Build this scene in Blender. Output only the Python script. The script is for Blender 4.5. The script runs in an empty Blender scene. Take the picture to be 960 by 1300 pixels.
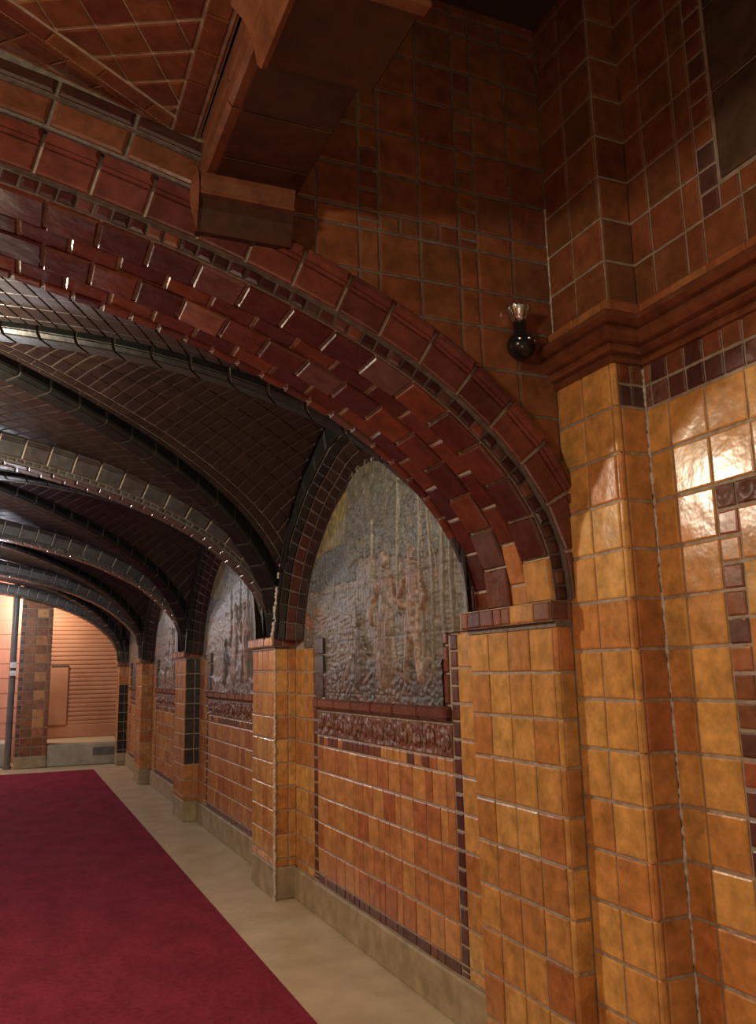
import bpy, math, random
from mathutils import Vector, Matrix

R = random.Random(11)
SC = bpy.context.scene
COL = SC.collection

# ------------------------------------------------------------------ camera
H = 1.517
F_PX, YAW, PIT, ROL = 1069.1, math.radians(23.207), math.radians(11.176), math.radians(1.296)
cam_d = bpy.data.cameras.new('camera')
cam_d.sensor_fit = 'VERTICAL'
cam_d.sensor_height = 24.0
cam_d.lens = F_PX / 1300 * 24.0
cam_d.shift_y = -10 / 1300
cam_d.clip_start = 0.02
cam = bpy.data.objects.new('camera', cam_d)
COL.objects.link(cam)
_fw = Vector((math.sin(YAW) * math.cos(PIT), math.cos(YAW) * math.cos(PIT), math.sin(PIT)))
_xr = Vector((math.cos(YAW), -math.sin(YAW), 0))
_zu = Vector((-math.sin(YAW) * math.sin(PIT), -math.cos(YAW) * math.sin(PIT), math.cos(PIT)))
_r = math.cos(ROL) * _xr - math.sin(ROL) * _zu
_u = math.sin(ROL) * _xr + math.cos(ROL) * _zu
_m = Matrix.Identity(4)
for i in range(3):
    _m[i][0], _m[i][1], _m[i][2] = _r[i], _u[i], -_fw[i]
_m[2][3] = H
cam.matrix_world = _m
SC.camera = cam

# ------------------------------------------------------------------ world, lights, exposure
vs = SC.view_settings
vs.view_transform = 'Standard'
vs.look = 'None'
vs.gamma = 1.0
vs.use_curve_mapping = False
vs.exposure = 0.62
world = bpy.data.worlds.new('dim_room_light')
SC.world = world
world.use_nodes = True
wb = world.node_tree.nodes['Background']
wb.inputs[0].default_value = (1.0, 0.72, 0.50, 1)
wb.inputs[1].default_value = 0.15


def lamp(name, loc, power, col, radius=0.09):
    d = bpy.data.lights.new(name, 'POINT')
    d.energy = power
    d.color = col
    d.shadow_soft_size = radius
    o = bpy.data.objects.new(name, d)
    o.location = loc
    COL.objects.link(o)
    return o


WARM = (1.0, 0.84, 0.62)
lamp('passage_lamp', (-0.75, 4.35, H + 1.22), 100, WARM)
lamp('passage_lamp', (-0.6, 7.9, H + 1.25), 22, (0.85, 0.9, 1.0))
lamp('passage_lamp', (-0.6, 11.3, H + 1.25), 24, (0.85, 0.9, 1.0))
lamp('passage_lamp', (-0.6, 14.7, H + 1.2), 45, (0.9, 0.92, 1.0))
lamp('end_room_lamp', (0.3, 17.0, 2.9), 60, (1.0, 0.84, 0.68), 0.15)
lamp('end_room_lamp', (-2.2, 16.9, 2.7), 60, (1.0, 0.85, 0.75), 0.15)
lamp('front_room_light', (-1.25, 0.75, 2.72), 52, (1.0, 0.82, 0.62), 0.12)
lamp('front_room_light', (0.0, -0.7, 1.0), 15, (1.0, 0.82, 0.60), 0.35)  # soft unseen fill added low behind the camera to brighten the right wall

# ------------------------------------------------------------------ materials
def new_mat(name):
    m = bpy.data.materials.new(name)
    m.use_nodes = True
    nt = m.node_tree
    return m, nt, nt.nodes['Principled BSDF']


def tile_mat(name, cols, rough=0.22, bump=0.25, bscale=26, mottle=0.35, spec=0.5, relief=0.0, rscale=30):
    """glazed tile: base colour picked by the face attribute tint, mottled by noise"""
    m, nt, b = new_mat(name)
    N, L = nt.nodes, nt.links
    at = N.new('ShaderNodeAttribute'); at.attribute_name = 'tint'
    rp = N.new('ShaderNodeValToRGB')
    rp.color_ramp.interpolation = 'LINEAR'
    e = rp.color_ramp.elements
    while len(e) < len(cols):
        e.new(0.5)
    for i, c in enumerate(cols):
        e[i].position = i / max(1, len(cols) - 1)
        e[i].color = (*c, 1)
    L.new(at.outputs['Fac'], rp.inputs[0])
    tc = N.new('ShaderNodeTexCoord')
    nz = N.new('ShaderNodeTexNoise')
    nz.inputs['Scale'].default_value = 14
    nz.inputs['Detail'].default_value = 5
    nz.inputs['Roughness'].default_value = 0.65
    L.new(tc.outputs['Object'], nz.inputs['Vector'])
    mr = N.new('ShaderNodeMapRange')
    mr.inputs['From Min'].default_value = 0.3
    mr.inputs['From Max'].default_value = 0.7
    mr.inputs['To Min'].default_value = 1 - mottle
    mr.inputs['To Max'].default_value = 1 + mottle
    L.new(nz.outputs['Fac'], mr.inputs['Value'])
    mx = N.new('ShaderNodeMix'); mx.data_type = 'RGBA'; mx.blend_type = 'MULTIPLY'
    mx.inputs['Factor'].default_value = 1
    L.new(rp.outputs['Color'], mx.inputs[6])
    L.new(mr.outputs[0], mx.inputs[7])
    L.new(mx.outputs[2], b.inputs['Base Color'])
    n2 = N.new('ShaderNodeTexNoise')
    n2.inputs['Scale'].default_value = 9
    n2.inputs['Detail'].default_value = 4
    L.new(tc.outputs['Object'], n2.inputs['Vector'])
    m2 = N.new('ShaderNodeMapRange')
    m2.inputs['To Min'].default_value = max(0.05, rough - 0.1)
    m2.inputs['To Max'].default_value = rough + 0.16
    L.new(n2.outputs['Fac'], m2.inputs['Value'])
    L.new(m2.outputs[0], b.inputs['Roughness'])
    b.inputs['Specular IOR Level'].default_value = spec
    n3 = N.new('ShaderNodeTexNoise')
    n3.inputs['Scale'].default_value = bscale
    n3.inputs['Detail'].default_value = 3
    L.new(tc.outputs['Object'], n3.inputs['Vector'])
    bp = N.new('ShaderNodeBump')
    bp.inputs['Strength'].default_value = bump
    bp.inputs['Distance'].default_value = 0.006
    L.new(n3.outputs['Fac'], bp.inputs['Height'])
    last = bp
    if relief > 0:
        vo = N.new('ShaderNodeTexVoronoi')
        vo.feature = 'SMOOTH_F1'
        vo.inputs['Scale'].default_value = rscale
        L.new(tc.outputs['Object'], vo.inputs['Vector'])
        b2 = N.new('ShaderNodeBump')
        b2.inputs['Strength'].default_value = relief
        b2.inputs['Distance'].default_value = 0.02
        L.new(vo.outputs['Distance'], b2.inputs['Height'])
        L.new(bp.outputs[0], b2.inputs['Normal'])
        last = b2
    L.new(last.outputs[0], b.inputs['Normal'])
    return m


def plain_mat(name, c1, c2, rough=0.6, scale=8, bump=0.2, bscale=60, spec=0.3, metal=0.0, detail=6):
    m, nt, b = new_mat(name)
    N, L = nt.nodes, nt.links
    tc = N.new('ShaderNodeTexCoord')
    nz = N.new('ShaderNodeTexNoise')
    nz.inputs['Scale'].default_value = scale
    nz.inputs['Detail'].default_value = detail
    nz.inputs['Roughness'].default_value = 0.6
    L.new(tc.outputs['Object'], nz.inputs['Vector'])
    rp = N.new('ShaderNodeValToRGB')
    rp.color_ramp.elements[0].position = 0.35
    rp.color_ramp.elements[0].color = (*c1, 1)
    rp.color_ramp.elements[1].position = 0.65
    rp.color_ramp.elements[1].color = (*c2, 1)
    L.new(nz.outputs['Fac'], rp.inputs[0])
    L.new(rp.outputs[0], b.inputs['Base Color'])
    b.inputs['Roughness'].default_value = rough
    b.inputs['Specular IOR Level'].default_value = spec
    b.inputs['Metallic'].default_value = metal
    if bump > 0:
        n3 = N.new('ShaderNodeTexNoise')
        n3.inputs['Scale'].default_value = bscale
        n3.inputs['Detail'].default_value = 5
        L.new(tc.outputs['Object'], n3.inputs['Vector'])
        bp = N.new('ShaderNodeBump')
        bp.inputs['Strength'].default_value = bump
        bp.inputs['Distance'].default_value = 0.004
        L.new(n3.outputs['Fac'], bp.inputs['Height'])
        L.new(bp.outputs[0], b.inputs['Normal'])
    return m


OCHRE = [(0.44, 0.195, 0.060), (0.55, 0.28, 0.080), (0.63, 0.345, 0.10), (0.50, 0.23, 0.065), (0.42, 0.16, 0.052)]
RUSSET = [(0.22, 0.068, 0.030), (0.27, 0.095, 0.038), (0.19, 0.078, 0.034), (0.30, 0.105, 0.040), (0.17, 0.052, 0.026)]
M = {}
M['mortar'] = plain_mat('tan_mortar', (0.30, 0.24, 0.17), (0.46, 0.38, 0.29), 0.6, 30, 0.5, 90)
M['mortar_dark'] = plain_mat('dark_mortar', (0.12, 0.10, 0.08), (0.22, 0.19, 0.15), 0.5, 30, 0.5, 90)
M['mortar_vault'] = plain_mat('vault_mortar', (0.085, 0.07, 0.055), (0.15, 0.125, 0.10), 0.4, 30, 0.3, 90)
M['ochre'] = tile_mat('ochre_glazed_tile', OCHRE, 0.2, bump=0.5, bscale=11)
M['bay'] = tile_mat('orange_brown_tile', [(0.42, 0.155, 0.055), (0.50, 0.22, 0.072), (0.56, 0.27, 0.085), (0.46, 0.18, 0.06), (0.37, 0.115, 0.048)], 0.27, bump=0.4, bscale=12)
M['yellow'] = tile_mat('yellow_ochre_tile', [(0.58, 0.27, 0.075), (0.68, 0.36, 0.10), (0.74, 0.42, 0.125), (0.62, 0.31, 0.085), (0.55, 0.22, 0.065)], 0.18, bump=0.5, bscale=11)
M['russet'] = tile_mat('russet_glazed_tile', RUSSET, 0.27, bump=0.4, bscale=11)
M['oxblood'] = tile_mat('oxblood_tile', [(0.12, 0.034, 0.024), (0.18, 0.052, 0.032), (0.14, 0.042, 0.032), (0.10, 0.030, 0.026)], 0.24)
M['brick'] = tile_mat('red_glazed_brick', [(0.055, 0.014, 0.011), (0.10, 0.025, 0.014), (0.14, 0.036, 0.015), (0.06, 0.018, 0.018), (0.085, 0.020, 0.012)], 0.2)
M['oxdark'] = tile_mat('dark_red_brick', [(0.045, 0.014, 0.012), (0.065, 0.02, 0.016)], 0.25)
M['purple'] = tile_mat('purple_brown_tile', [(0.085, 0.032, 0.028), (0.13, 0.045, 0.035), (0.10, 0.05, 0.04), (0.20, 0.06, 0.03)], 0.3)
M['relief'] = tile_mat('ornamental_relief_tile', [(0.15, 0.06, 0.04), (0.20, 0.085, 0.05), (0.17, 0.08, 0.06)], 0.4, relief=1.0, rscale=28)
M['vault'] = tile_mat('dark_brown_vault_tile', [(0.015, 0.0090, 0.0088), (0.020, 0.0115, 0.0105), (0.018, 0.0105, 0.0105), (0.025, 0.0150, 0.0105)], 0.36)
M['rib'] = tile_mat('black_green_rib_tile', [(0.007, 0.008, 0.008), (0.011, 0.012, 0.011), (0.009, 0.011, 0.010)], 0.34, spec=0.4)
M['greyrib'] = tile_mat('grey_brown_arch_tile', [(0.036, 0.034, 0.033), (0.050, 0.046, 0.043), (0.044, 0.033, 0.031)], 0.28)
M['cornice'] = tile_mat('brown_cornice_glaze', [(0.15, 0.05, 0.024), (0.21, 0.075, 0.034)], 0.15)
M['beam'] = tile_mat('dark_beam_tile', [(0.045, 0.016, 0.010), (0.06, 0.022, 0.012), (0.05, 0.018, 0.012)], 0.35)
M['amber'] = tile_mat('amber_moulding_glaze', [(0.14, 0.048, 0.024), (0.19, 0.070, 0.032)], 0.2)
M['floor'] = plain_mat('tan_stone_floor', (0.52, 0.40, 0.25), (0.66, 0.53, 0.35), 0.38, 3.5, 0.1, 50, 0.35)
M['plinth'] = plain_mat('worn_stone_plinth', (0.28, 0.21, 0.12), (0.44, 0.34, 0.21), 0.55, 7, 0.3, 40)
M['carpet'] = plain_mat('dark_red_carpet', (0.22, 0.026, 0.046), (0.30, 0.037, 0.062), 0.95, 40, 0.8, 260, 0.08)
_nt = M['carpet'].node_tree
_b = _nt.nodes['Principled BSDF']
_src = _b.inputs['Base Color'].links[0].from_socket
_tc = _nt.nodes.new('ShaderNodeTexCoord')
_mp = _nt.nodes.new('ShaderNodeMapping')
_mp.inputs['Scale'].default_value = (2.2, 1.1, 1)
_nz = _nt.nodes.new('ShaderNodeTexNoise')
_nz.inputs['Scale'].default_value = 2.2
_nz.inputs['Detail'].default_value = 5
_mr = _nt.nodes.new('ShaderNodeMapRange')
_mr.inputs['From Min'].default_value = .35
_mr.inputs['From Max'].default_value = .65
_mr.inputs['To Min'].default_value = .84
_mr.inputs['To Max'].default_value = 1.10
_mx = _nt.nodes.new('ShaderNodeMix')
_mx.data_type = 'RGBA'
_mx.blend_type = 'MULTIPLY'
_mx.inputs['Factor'].default_value = 1
_nt.links.new(_tc.outputs['Object'], _mp.inputs['Vector'])
_nt.links.new(_mp.outputs[0], _nz.inputs['Vector'])
_nt.links.new(_nz.outputs['Fac'], _mr.inputs['Value'])
_nt.links.new(_src, _mx.inputs[6])
_nt.links.new(_mr.outputs[0], _mx.inputs[7])
_nt.links.new(_mx.outputs[2], _b.inputs['Base Color'])
M['black'] = plain_mat('black_gloss_paint', (0.012, 0.012, 0.013), (0.02, 0.02, 0.02), 0.18, 6, 0.0, 10, 0.5)
M['chrome'] = plain_mat('brushed_chrome', (0.6, 0.6, 0.62), (0.8, 0.8, 0.8), 0.2, 20, 0.1, 80, 0.5, 1.0)
M['shutter'] = plain_mat('orange_painted_shutter', (0.50, 0.24, 0.14), (0.62, 0.31, 0.18), 0.55, 1.4, 0.05, 30)
M['pink'] = plain_mat('pink_painted_wall', (0.62, 0.28, 0.20), (0.70, 0.33, 0.24), 0.6, 1.5, 0.05, 30)
M['concrete'] = plain_mat('grey_concrete', (0.34, 0.31, 0.24), (0.50, 0.46, 0.36), 0.7, 5, 0.3, 40)
M['sand'] = plain_mat('sandy_platform_top', (0.50, 0.36, 0.22), (0.58, 0.43, 0.27), 0.6, 4, 0.1, 40)
M['panel'] = tile_mat('green_brown_relief_panel', [(0.075, 0.050, 0.028), (0.11, 0.060, 0.030), (0.08, 0.062, 0.036), (0.14, 0.060, 0.032)], 0.4, relief=0.9, rscale=9)
M['greypipe'] = plain_mat('grey_painted_pipe', (0.13, 0.12, 0.11), (0.18, 0.17, 0.16), 0.4, 5, 0.0, 10)
M['white'] = plain_mat('white_plastic', (0.75, 0.74, 0.70), (0.80, 0.79, 0.75), 0.4, 5, 0.0, 10)
M['plaster'] = plain_mat('dark_plaster', (0.05, 0.03, 0.02), (0.08, 0.05, 0.035), 0.8, 4, 0.2, 30)


# ------------------------------------------------------------------ mesh helpers
def clip(poly, nx, ny, d):
    """keep the 2-D polygon part with nx*x+ny*y<=d"""
    out = []
    for i in range(len(poly)):
        a, b = poly[i], poly[(i + 1) % len(poly)]
        fa, fb = nx * a[0] + ny * a[1] - d, nx * b[0] + ny * b[1] - d
        if fa <= 0:
            out.append(a)
        if (fa < 0 < fb) or (fb < 0 < fa):
            t = fa / (fa - fb)
            out.append((a[0] + (b[0] - a[0]) * t, a[1] + (b[1] - a[1]) * t))
    return out


def area2(p):
    return 0.5 * sum(p[i][0] * p[(i + 1) % len(p)][1] - p[(i + 1) % len(p)][0] * p[i][1] for i in range(len(p)))


class TM:
    """collects beveled tiles and backing sheets, built as ONE mesh"""
    def __init__(s):
        s.v, s.f, s.m, s.t, s.mats = [], [], [], [], []

    def mi(s, name):
        if name not in s.mats:
            s.mats.append(name)
        return s.mats.index(name)

    def poly(s, pts, mat, n=None, tint=0.5):
        pts = [Vector(p) for p in pts]
        if n is not None:
            nn = Vector((0, 0, 0))
            for i in range(len(pts)):
                nn += (pts[i] - pts[0]).cross(pts[(i + 1) % len(pts)] - pts[0])
            if nn.dot(Vector(n)) < 0:
                pts.reverse()
        k = len(s.v)
        s.v.extend(p[:] for p in pts)
        s.f.append(tuple(range(k, k + len(pts))))
        s.m.append(s.mi(mat)); s.t.append(tint)

    def tile(s, pts, n, mat, h=0.007, b=0.005, tint=None, tilt=0.0012, gap=0.0):
        pts = [Vector(p) for p in pts]
        n = Vector(n).normalized()
        nn = Vector((0, 0, 0))
        for i in range(len(pts)):
            nn += (pts[i] - pts[0]).cross(pts[(i + 1) % len(pts)] - pts[0])
        if nn.length < 1e-9:
            return
        if nn.dot(n) < 0:
            pts.reverse()
        q = len(pts)
        c = sum(pts, Vector((0, 0, 0))) / q

        def inset(d):
            r = []
            for i in range(q):
                p = pts[i]
                e0 = (pts[i - 1] - p); e1 = (pts[(i + 1) % q] - p)
                l0, l1 = e0.length, e1.length
                if l0 < 1e-6 or l1 < 1e-6:
                    r.append(p + (c - p) * 0.05); continue
                e0 /= l0; e1 /= l1
                sn = max(0.35, e0.cross(e1).length)
                w = (e0 + e1) * (d / sn)
                lim = 0.45 * (c - p).length
                if w.length > lim:
                    w = w * (lim / w.length)
                r.append(p + w)
            return r
        if gap > 0:
            pts = inset(gap)
            c = sum(pts, Vector((0, 0, 0))) / q
        top = inset(b)
        g = Vector((R.uniform(-1, 1), R.uniform(-1, 1), R.uniform(-1, 1))) * tilt * 10
        k = len(s.v)
        for p in pts:
            s.v.append((p - n * 0.001)[:])
        for p in pts:
            s.v.append((p + n * (h * 0.55 + g.dot(p - c)))[:])
        for p in top:
            s.v.append((p + n * (h + g.dot(p - c)))[:])
        mi = s.mi(mat)
        t = R.random() if tint is None else tint
        for a in (0, q):
            for i in range(q):
                j = (i + 1) % q
                s.f.append((k + a + i, k + a + j, k + a + q + j, k + a + q + i))
                s.m.append(mi); s.t.append(t)
        s.f.append(tuple(range(k + 2 * q, k + 3 * q)))
        s.m.append(mi); s.t.append(t)

    def box(s, lo, hi, mat, tint=0.5):
        x0, y0, z0 = lo; x1, y1, z1 = hi
        k = len(s.v)
        s.v.extend([(x0, y0, z0), (x1, y0, z0), (x1, y1, z0), (x0, y1, z0), (x0, y0, z1), (x1, y0, z1), (x1, y1, z1), (x0, y1, z1)])
        for f in ((0, 3, 2, 1), (4, 5, 6, 7), (0, 1, 5, 4), (1, 2, 6, 5), (2, 3, 7, 6), (3, 0, 4, 7)):
            s.f.append(tuple(k + i for i in f)); s.m.append(s.mi(mat)); s.t.append(tint)

    def rbox(s, lo, hi, mat, b=0.006, tint=0.5):
        """box with chamfered edges"""
        cx = [(lo[i] + hi[i]) / 2 for i in range(3)]
        hx = [(hi[i] - lo[i]) / 2 for i in range(3)]
        b = min(b, *[h * 0.6 for h in hx])
        for ax in range(3):
            for sg in (-1, 1):
                a1, a2 = (ax + 1) % 3, (ax + 2) % 3
                q = []
                for s1, s2 in ((-1, -1), (1, -1), (1, 1), (-1, 1)):
                    p = [0, 0, 0]
                    p[ax] = cx[ax] + sg * hx[ax]
                    p[a1] = cx[a1] + s1 * (hx[a1] - b)
                    p[a2] = cx[a2] + s2 * (hx[a2] - b)
                    q.append(p)
                n = [0, 0, 0]; n[ax] = sg
                s.poly(q, mat, n, tint)
        for ax in range(3):
            a1, a2 = (ax + 1) % 3, (ax + 2) % 3
            for s1 in (-1, 1):
                for s2 in (-1, 1):
                    q = []
                    for e, (k1, k2) in ((-1, (1, 0)), (1, (1, 0)), (1, (0, 1)), (-1, (0, 1))):
                        p = [0, 0, 0]
                        p[ax] = cx[ax] + e * (hx[ax] - b)
                        p[a1] = cx[a1] + s1 * (hx[a1] - (b if k1 == 0 else 0))
                        p[a2] = cx[a2] + s2 * (hx[a2] - (b if k2 == 0 else 0))
                        q.append(p)
                    n = [0, 0, 0]; n[a1] = s1; n[a2] = s2
                    s.poly(q, mat, n, tint)
        for sx in (-1, 1):
            for sy in (-1, 1):
                for sz in (-1, 1):
                    sg = (sx, sy, sz)
                    q = []
                    for ax in range(3):
                        p = [cx[i] + sg[i] * (hx[i] - b) for i in range(3)]
                        p[ax] = cx[ax] + sg[ax] * hx[ax]
                        q.append(p)
                    s.poly(q, mat, sg, tint)

    def lathe(s, prof, mat, origin, axis='z', seg=32, tint=0.5):
        k = len(s.v); n = len(prof)
        o = Vector(origin)
        for i in range(seg):
            a = 2 * math.pi * i / seg
            for r, h in prof:
                if axis == 'z':
                    p = Vector((r * math.cos(a), r * math.sin(a), h))
                else:
                    p = Vector((r * math.cos(a), -h, r * math.sin(a)))
                s.v.append((o + p)[:])
        for i in range(seg):
            j = (i + 1) % seg
            for q in range(n - 1):
                s.f.append((k + i * n + q, k + j * n + q, k + j * n + q + 1, k + i * n + q + 1))
                s.m.append(s.mi(mat)); s.t.append(tint)

    def build(s, name, parent=None, smooth=False):
        me = bpy.data.meshes.new(name)
        me.from_pydata(s.v, [], s.f)
        for n in s.mats:
            me.materials.append(M[n])
        me.polygons.foreach_set('material_index', s.m)
        at = me.attributes.new('tint', 'FLOAT', 'FACE')
        at.data.foreach_set('value', s.t)
        if smooth:
            me.polygons.foreach_set('use_smooth', [True] * len(s.f))
        me.update()
        o = bpy.data.objects.new(name, me)
        COL.objects.link(o)
        if parent is not None:
            o.parent = parent
        return o


def tag(o, label=None, cat=None, group=None, kind=None):
    if label: o['label'] = label
    if cat: o['category'] = cat
    if group: o['group'] = group
    if kind: o['kind'] = kind
    return o


def empty(name, loc, label=None, cat=None, group=None, kind=None):
    o = bpy.data.objects.new(name, None)
    o.location = loc
    o.empty_display_size = 0.1
    COL.objects.link(o)
    return tag(o, label, cat, group, kind)


def under(root, tm, name, smooth=False):
    """build tm (world coordinates) as a part of root"""
    o = tm.build(name, None, smooth)
    o.parent = root
    o.matrix_parent_inverse = Matrix.Translation(-Vector(root.location))
    return o


# grids of tiles on an axis plane -----------------------------------
def planeX(x):
    return (lambda u, v: (x, u, v)), (-1, 0, 0)


def planeY(y):
    return (lambda u, v: (u, y, v)), (0, -1, 0)


def planeYb(y):
    return (lambda u, v: (u, y, v)), (0, 1, 0)


J = 0.0054   # half a joint


def cell(tm, pl, u0, u1, v0, v1, mat, tint=None, h=0.0055, b=0.005, j=J, clips=()):
    fn, n = pl
    jv = j * 0.75
    ua, ub = min(u0, u1) + jv, max(u0, u1) - jv
    va, vb = min(v0, v1) + j, max(v0, v1) - j
    if ub - ua < 0.004 or vb - va < 0.004:
        return
    jt = 0.0012
    p = [(ua + R.uniform(-jt, jt), va + R.uniform(-jt, jt)), (ub + R.uniform(-jt, jt), va + R.uniform(-jt, jt)),
         (ub + R.uniform(-jt, jt), vb + R.uniform(-jt, jt)), (ua + R.uniform(-jt, jt), vb + R.uniform(-jt, jt))]
    for c in clips:
        p = clip(p, *c)
        if len(p) < 3:
            return
    if abs(area2(p)) < 3e-5:
        return
    tm.tile([fn(*q) for q in p], n, mat, h, b, tint)


def sheet(tm, pl, u0, u1, v0, v1, mat='mortar'):
    fn, n = pl
    tm.poly([fn(u0, v0), fn(u1, v0), fn(u1, v1), fn(u0, v1)], mat, n)


T = 0.158
X0 = -0.6            # centre line of the passage
XR = 1.7155          # face of the piers
XP = 1.777           # pilaster face
XW = 1.904           # near right wall
XB = 1.8705          # bay walls
Y0 = 2.455           # front of the first arch
PIERS = [(Y0, 3.071), (5.93, 6.54), (9.39, 10.0), (12.85, 13.46), (15.75, 16.08)]
SPRING = H + 0.222

# arch profile ---------------------------------------------------------
_ctrl = [(1.7155, .222), (1.7075, .33), (1.683, .44), (1.622, .56), (1.535, .68), (1.40, .812), (1.22, .948), (1.0, 1.068),
         (.71, 1.190), (.44, 1.280), (.27, 1.325), (.10, 1.367), (-.126, 1.415), (-.36, 1.455), (-.6, 1.472)]


def catmull(ps, k=8):
    out = []
    n = len(ps)
    for i in range(n - 1):
        p0 = ps[i - 1] if i else (2 * ps[0][0] - ps[1][0], 2 * ps[0][1] - ps[1][1])
        p1, p2 = ps[i], ps[i + 1]
        p3 = ps[i + 2] if i + 2 < n else (2 * p2[0] - p1[0], p1[1])
        for j in range(k):
            t = j / k
            out.append(tuple(0.5 * (2 * p1[d] + (p2[d] - p0[d]) * t + (2 * p0[d] - 5 * p1[d] + 4 * p2[d] - p3[d]) * t * t
                                    + (3 * p1[d] - p0[d] - 3 * p2[d] + p3[d]) * t ** 3) for d in (0, 1)))
    out.append(ps[-1])
    return out


class Curve2:
    def __init__(s, pts):
        s.p = pts
        s.l = [0.0]
        for a, b in zip(pts, pts[1:]):
            s.l.append(s.l[-1] + math.hypot(b[0] - a[0], b[1] - a[1]))
        s.L = s.l[-1]

    def at(s, d):
        d = min(max(d, 0), s.L)
        lo, hi = 0, len(s.l) - 1
        while hi - lo > 1:
            m = (lo + hi) // 2
            if s.l[m] <= d: lo = m
            else: hi = m
        t = (d - s.l[lo]) / max(1e-9, s.l[lo + 1] - s.l[lo])
        a, b = s.p[lo], s.p[lo + 1]
        return (a[0] + (b[0] - a[0]) * t, a[1] + (b[1] - a[1]) * t)

    def nrm(s, d):
        """normal pointing out of the opening (up / to the wall)"""
        a, b = s.at(d - 0.02), s.at(d + 0.02)
        tx, tz = b[0] - a[0], b[1] - a[1]
        l = math.hypot(tx, tz)
        return (tz / l, -tx / l)

    def off(s, d, r):
        p, n = s.at(d), s.nrm(d)
        return (p[0] + n[0] * r, p[1] + n[1] * r)


_half = [(x, z + H) for x, z in catmull(_ctrl)]
ARC = Curve2(_half + [(2 * X0 - x, z) for x, z in reversed(_half[:-1])])


def g_half(u):
    """height of the arch profile at u=0 crown .. 1 springing"""
    x = X0 + min(max(u, 0), 1) * (XR - X0)
    for a, b in zip(_half, _half[1:]):
        if b[0] <= x <= a[0]:
            t = (a[0] - x) / max(1e-9, a[0] - b[0])
            return a[1] + (b[1] - a[1]) * t
    return _half[0][1]


# ------------------------------------------------------------------ floor
t = TM()
t.poly([(-4.5, -4, 0), (3.2, -4, 0), (3.2, 19, 0), (-4.5, 19, 0)], 'floor', (0, 0, 1))
tag(t.build('floor'), 'tan worn stone floor of the tiled passage', 'floor', kind='structure')

# ------------------------------------------------------------------ carpet
t = TM()
cx0, cx1, cy0, cy1 = -2.52, 1.305, 0.2, 15.3
NX, NY = 6, 60
k = len(t.v)
t.poly([(cx0, cy0, .012), (cx1, cy0, .012), (cx1 - .004, cy1, .012), (cx0, cy1, .012)], 'carpet', (0, 0, 1))
for a, b, n in (((cx0, cy0), (cx1, cy0), (0, -1, 0)), ((cx1, cy0), (cx1 - .004, cy1), (1, 0, 0)), ((cx1 - .004, cy1), (cx0, cy1), (0, 1, 0)), ((cx0, cy1), (cx0, cy0), (-1, 0, 0))):
    t.poly([(a[0] + n[0] * .006, a[1] + n[1] * .006, 0.0005), (b[0] + n[0] * .006, b[1] + n[1] * .006, 0.0005), (b[0], b[1], .012), (a[0], a[1], .012)], 'carpet', n)
tag(t.build('carpet_runner'), 'long dark red carpet runner lying on the tan floor', 'carpet')


# ------------------------------------------------------------------ piers
def pier(idx, y0, y1, label, xback, left=False, kind_mat='ochre'):
    zt = H + (0.1385 if idx == 0 else 0.170)
    root = empty('pier', (XR + .08, (y0 + y1) / 2, 0), label, 'pier', kind='structure')
    t = TM()
    zp = 0.21 if idx else 0.20
    pX, pY, pB = planeX(XR), planeY(y0), planeYb(y1)
    zc = zt + 0.012
    sheet(t, pX, y0, y1, zp, zc)
    sheet(t, pY, XR, xback, zp, zc)
    sheet(t, pB, XR, xback, zp, zc)
    n = 4 if y1 - y0 > .5 else 2
    w = (y1 - y0 - .03) / n
    z = zt
    while z > zp + 0.02:
        zb = max(z - T, zp)
        for i in range(n):
            a = y0 + 0.03 + i * w
            cell(t, pX, a, a + w, zb, z, kind_mat)
        # rounded corner strip and the narrow front tile
        tt = R.random()
        cell(t, pX, y0 - .004, y0 + 0.03, zb, z, kind_mat, tt, h=0.006, b=.006, j=.0035)
        if xback - XR > 0.1:
            m = XR + (xback - XR) * (0.62 if idx else 0.5)
            fm = 'greyrib' if (idx == 2 and z > .62) else 'rib' if (idx == 4 and z < 1.45) else kind_mat
            cell(t, pY, XR - .004, m, zb, z, fm, tt)
            cell(t, pY, m, xback, zb, z, fm)
        else:
            cell(t, pY, XR - .004, xback, zb, z, kind_mat, tt)
        cell(t, pB, XR, xback, zb, z, kind_mat)
        z -= T
    under(root, t, 'shaft')
    # plinth
    t = TM()
    t.rbox((XR - .006, y0 - .006, 0), (xback, y1 + .006, zp), 'plinth', .008)
    under(root, t, 'plinth')
    # impost cap: a course of small uneven tiles with a shadow gap below it
    t = TM()
    e = 0.030
    lo, hi = zt + 0.016, zt + 0.085
    px = planeX(XR - e)
    t.box((XR - e + .001, y0 - (e if idx else .006), lo), (xback, y1 + e, hi), 'mortar')
    y = y0 - (e if idx else .006)
    while y < y1 + e - .02:
        w = R.choice([.06, .10, .13, .16])
        b = min(y + w, y1 + e)
        cell(t, px, y, b, lo, hi, R.choice(['ochre', 'purple', 'russet', 'russet']), h=.006, b=.006, j=.003)
        y = b
    yf = y0 - (e if idx else .006)
    x = XR - e
    while x < xback - .02:
        b = min(x + R.choice([.07, .1]), xback)
        cell(t, planeY(yf), x, b, lo, hi, R.choice(['russet', 'purple']), h=.006, b=.006, j=.003)
        x = b
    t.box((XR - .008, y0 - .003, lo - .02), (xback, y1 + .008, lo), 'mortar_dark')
    under(root, t, 'impost_cap')
    return root


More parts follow.
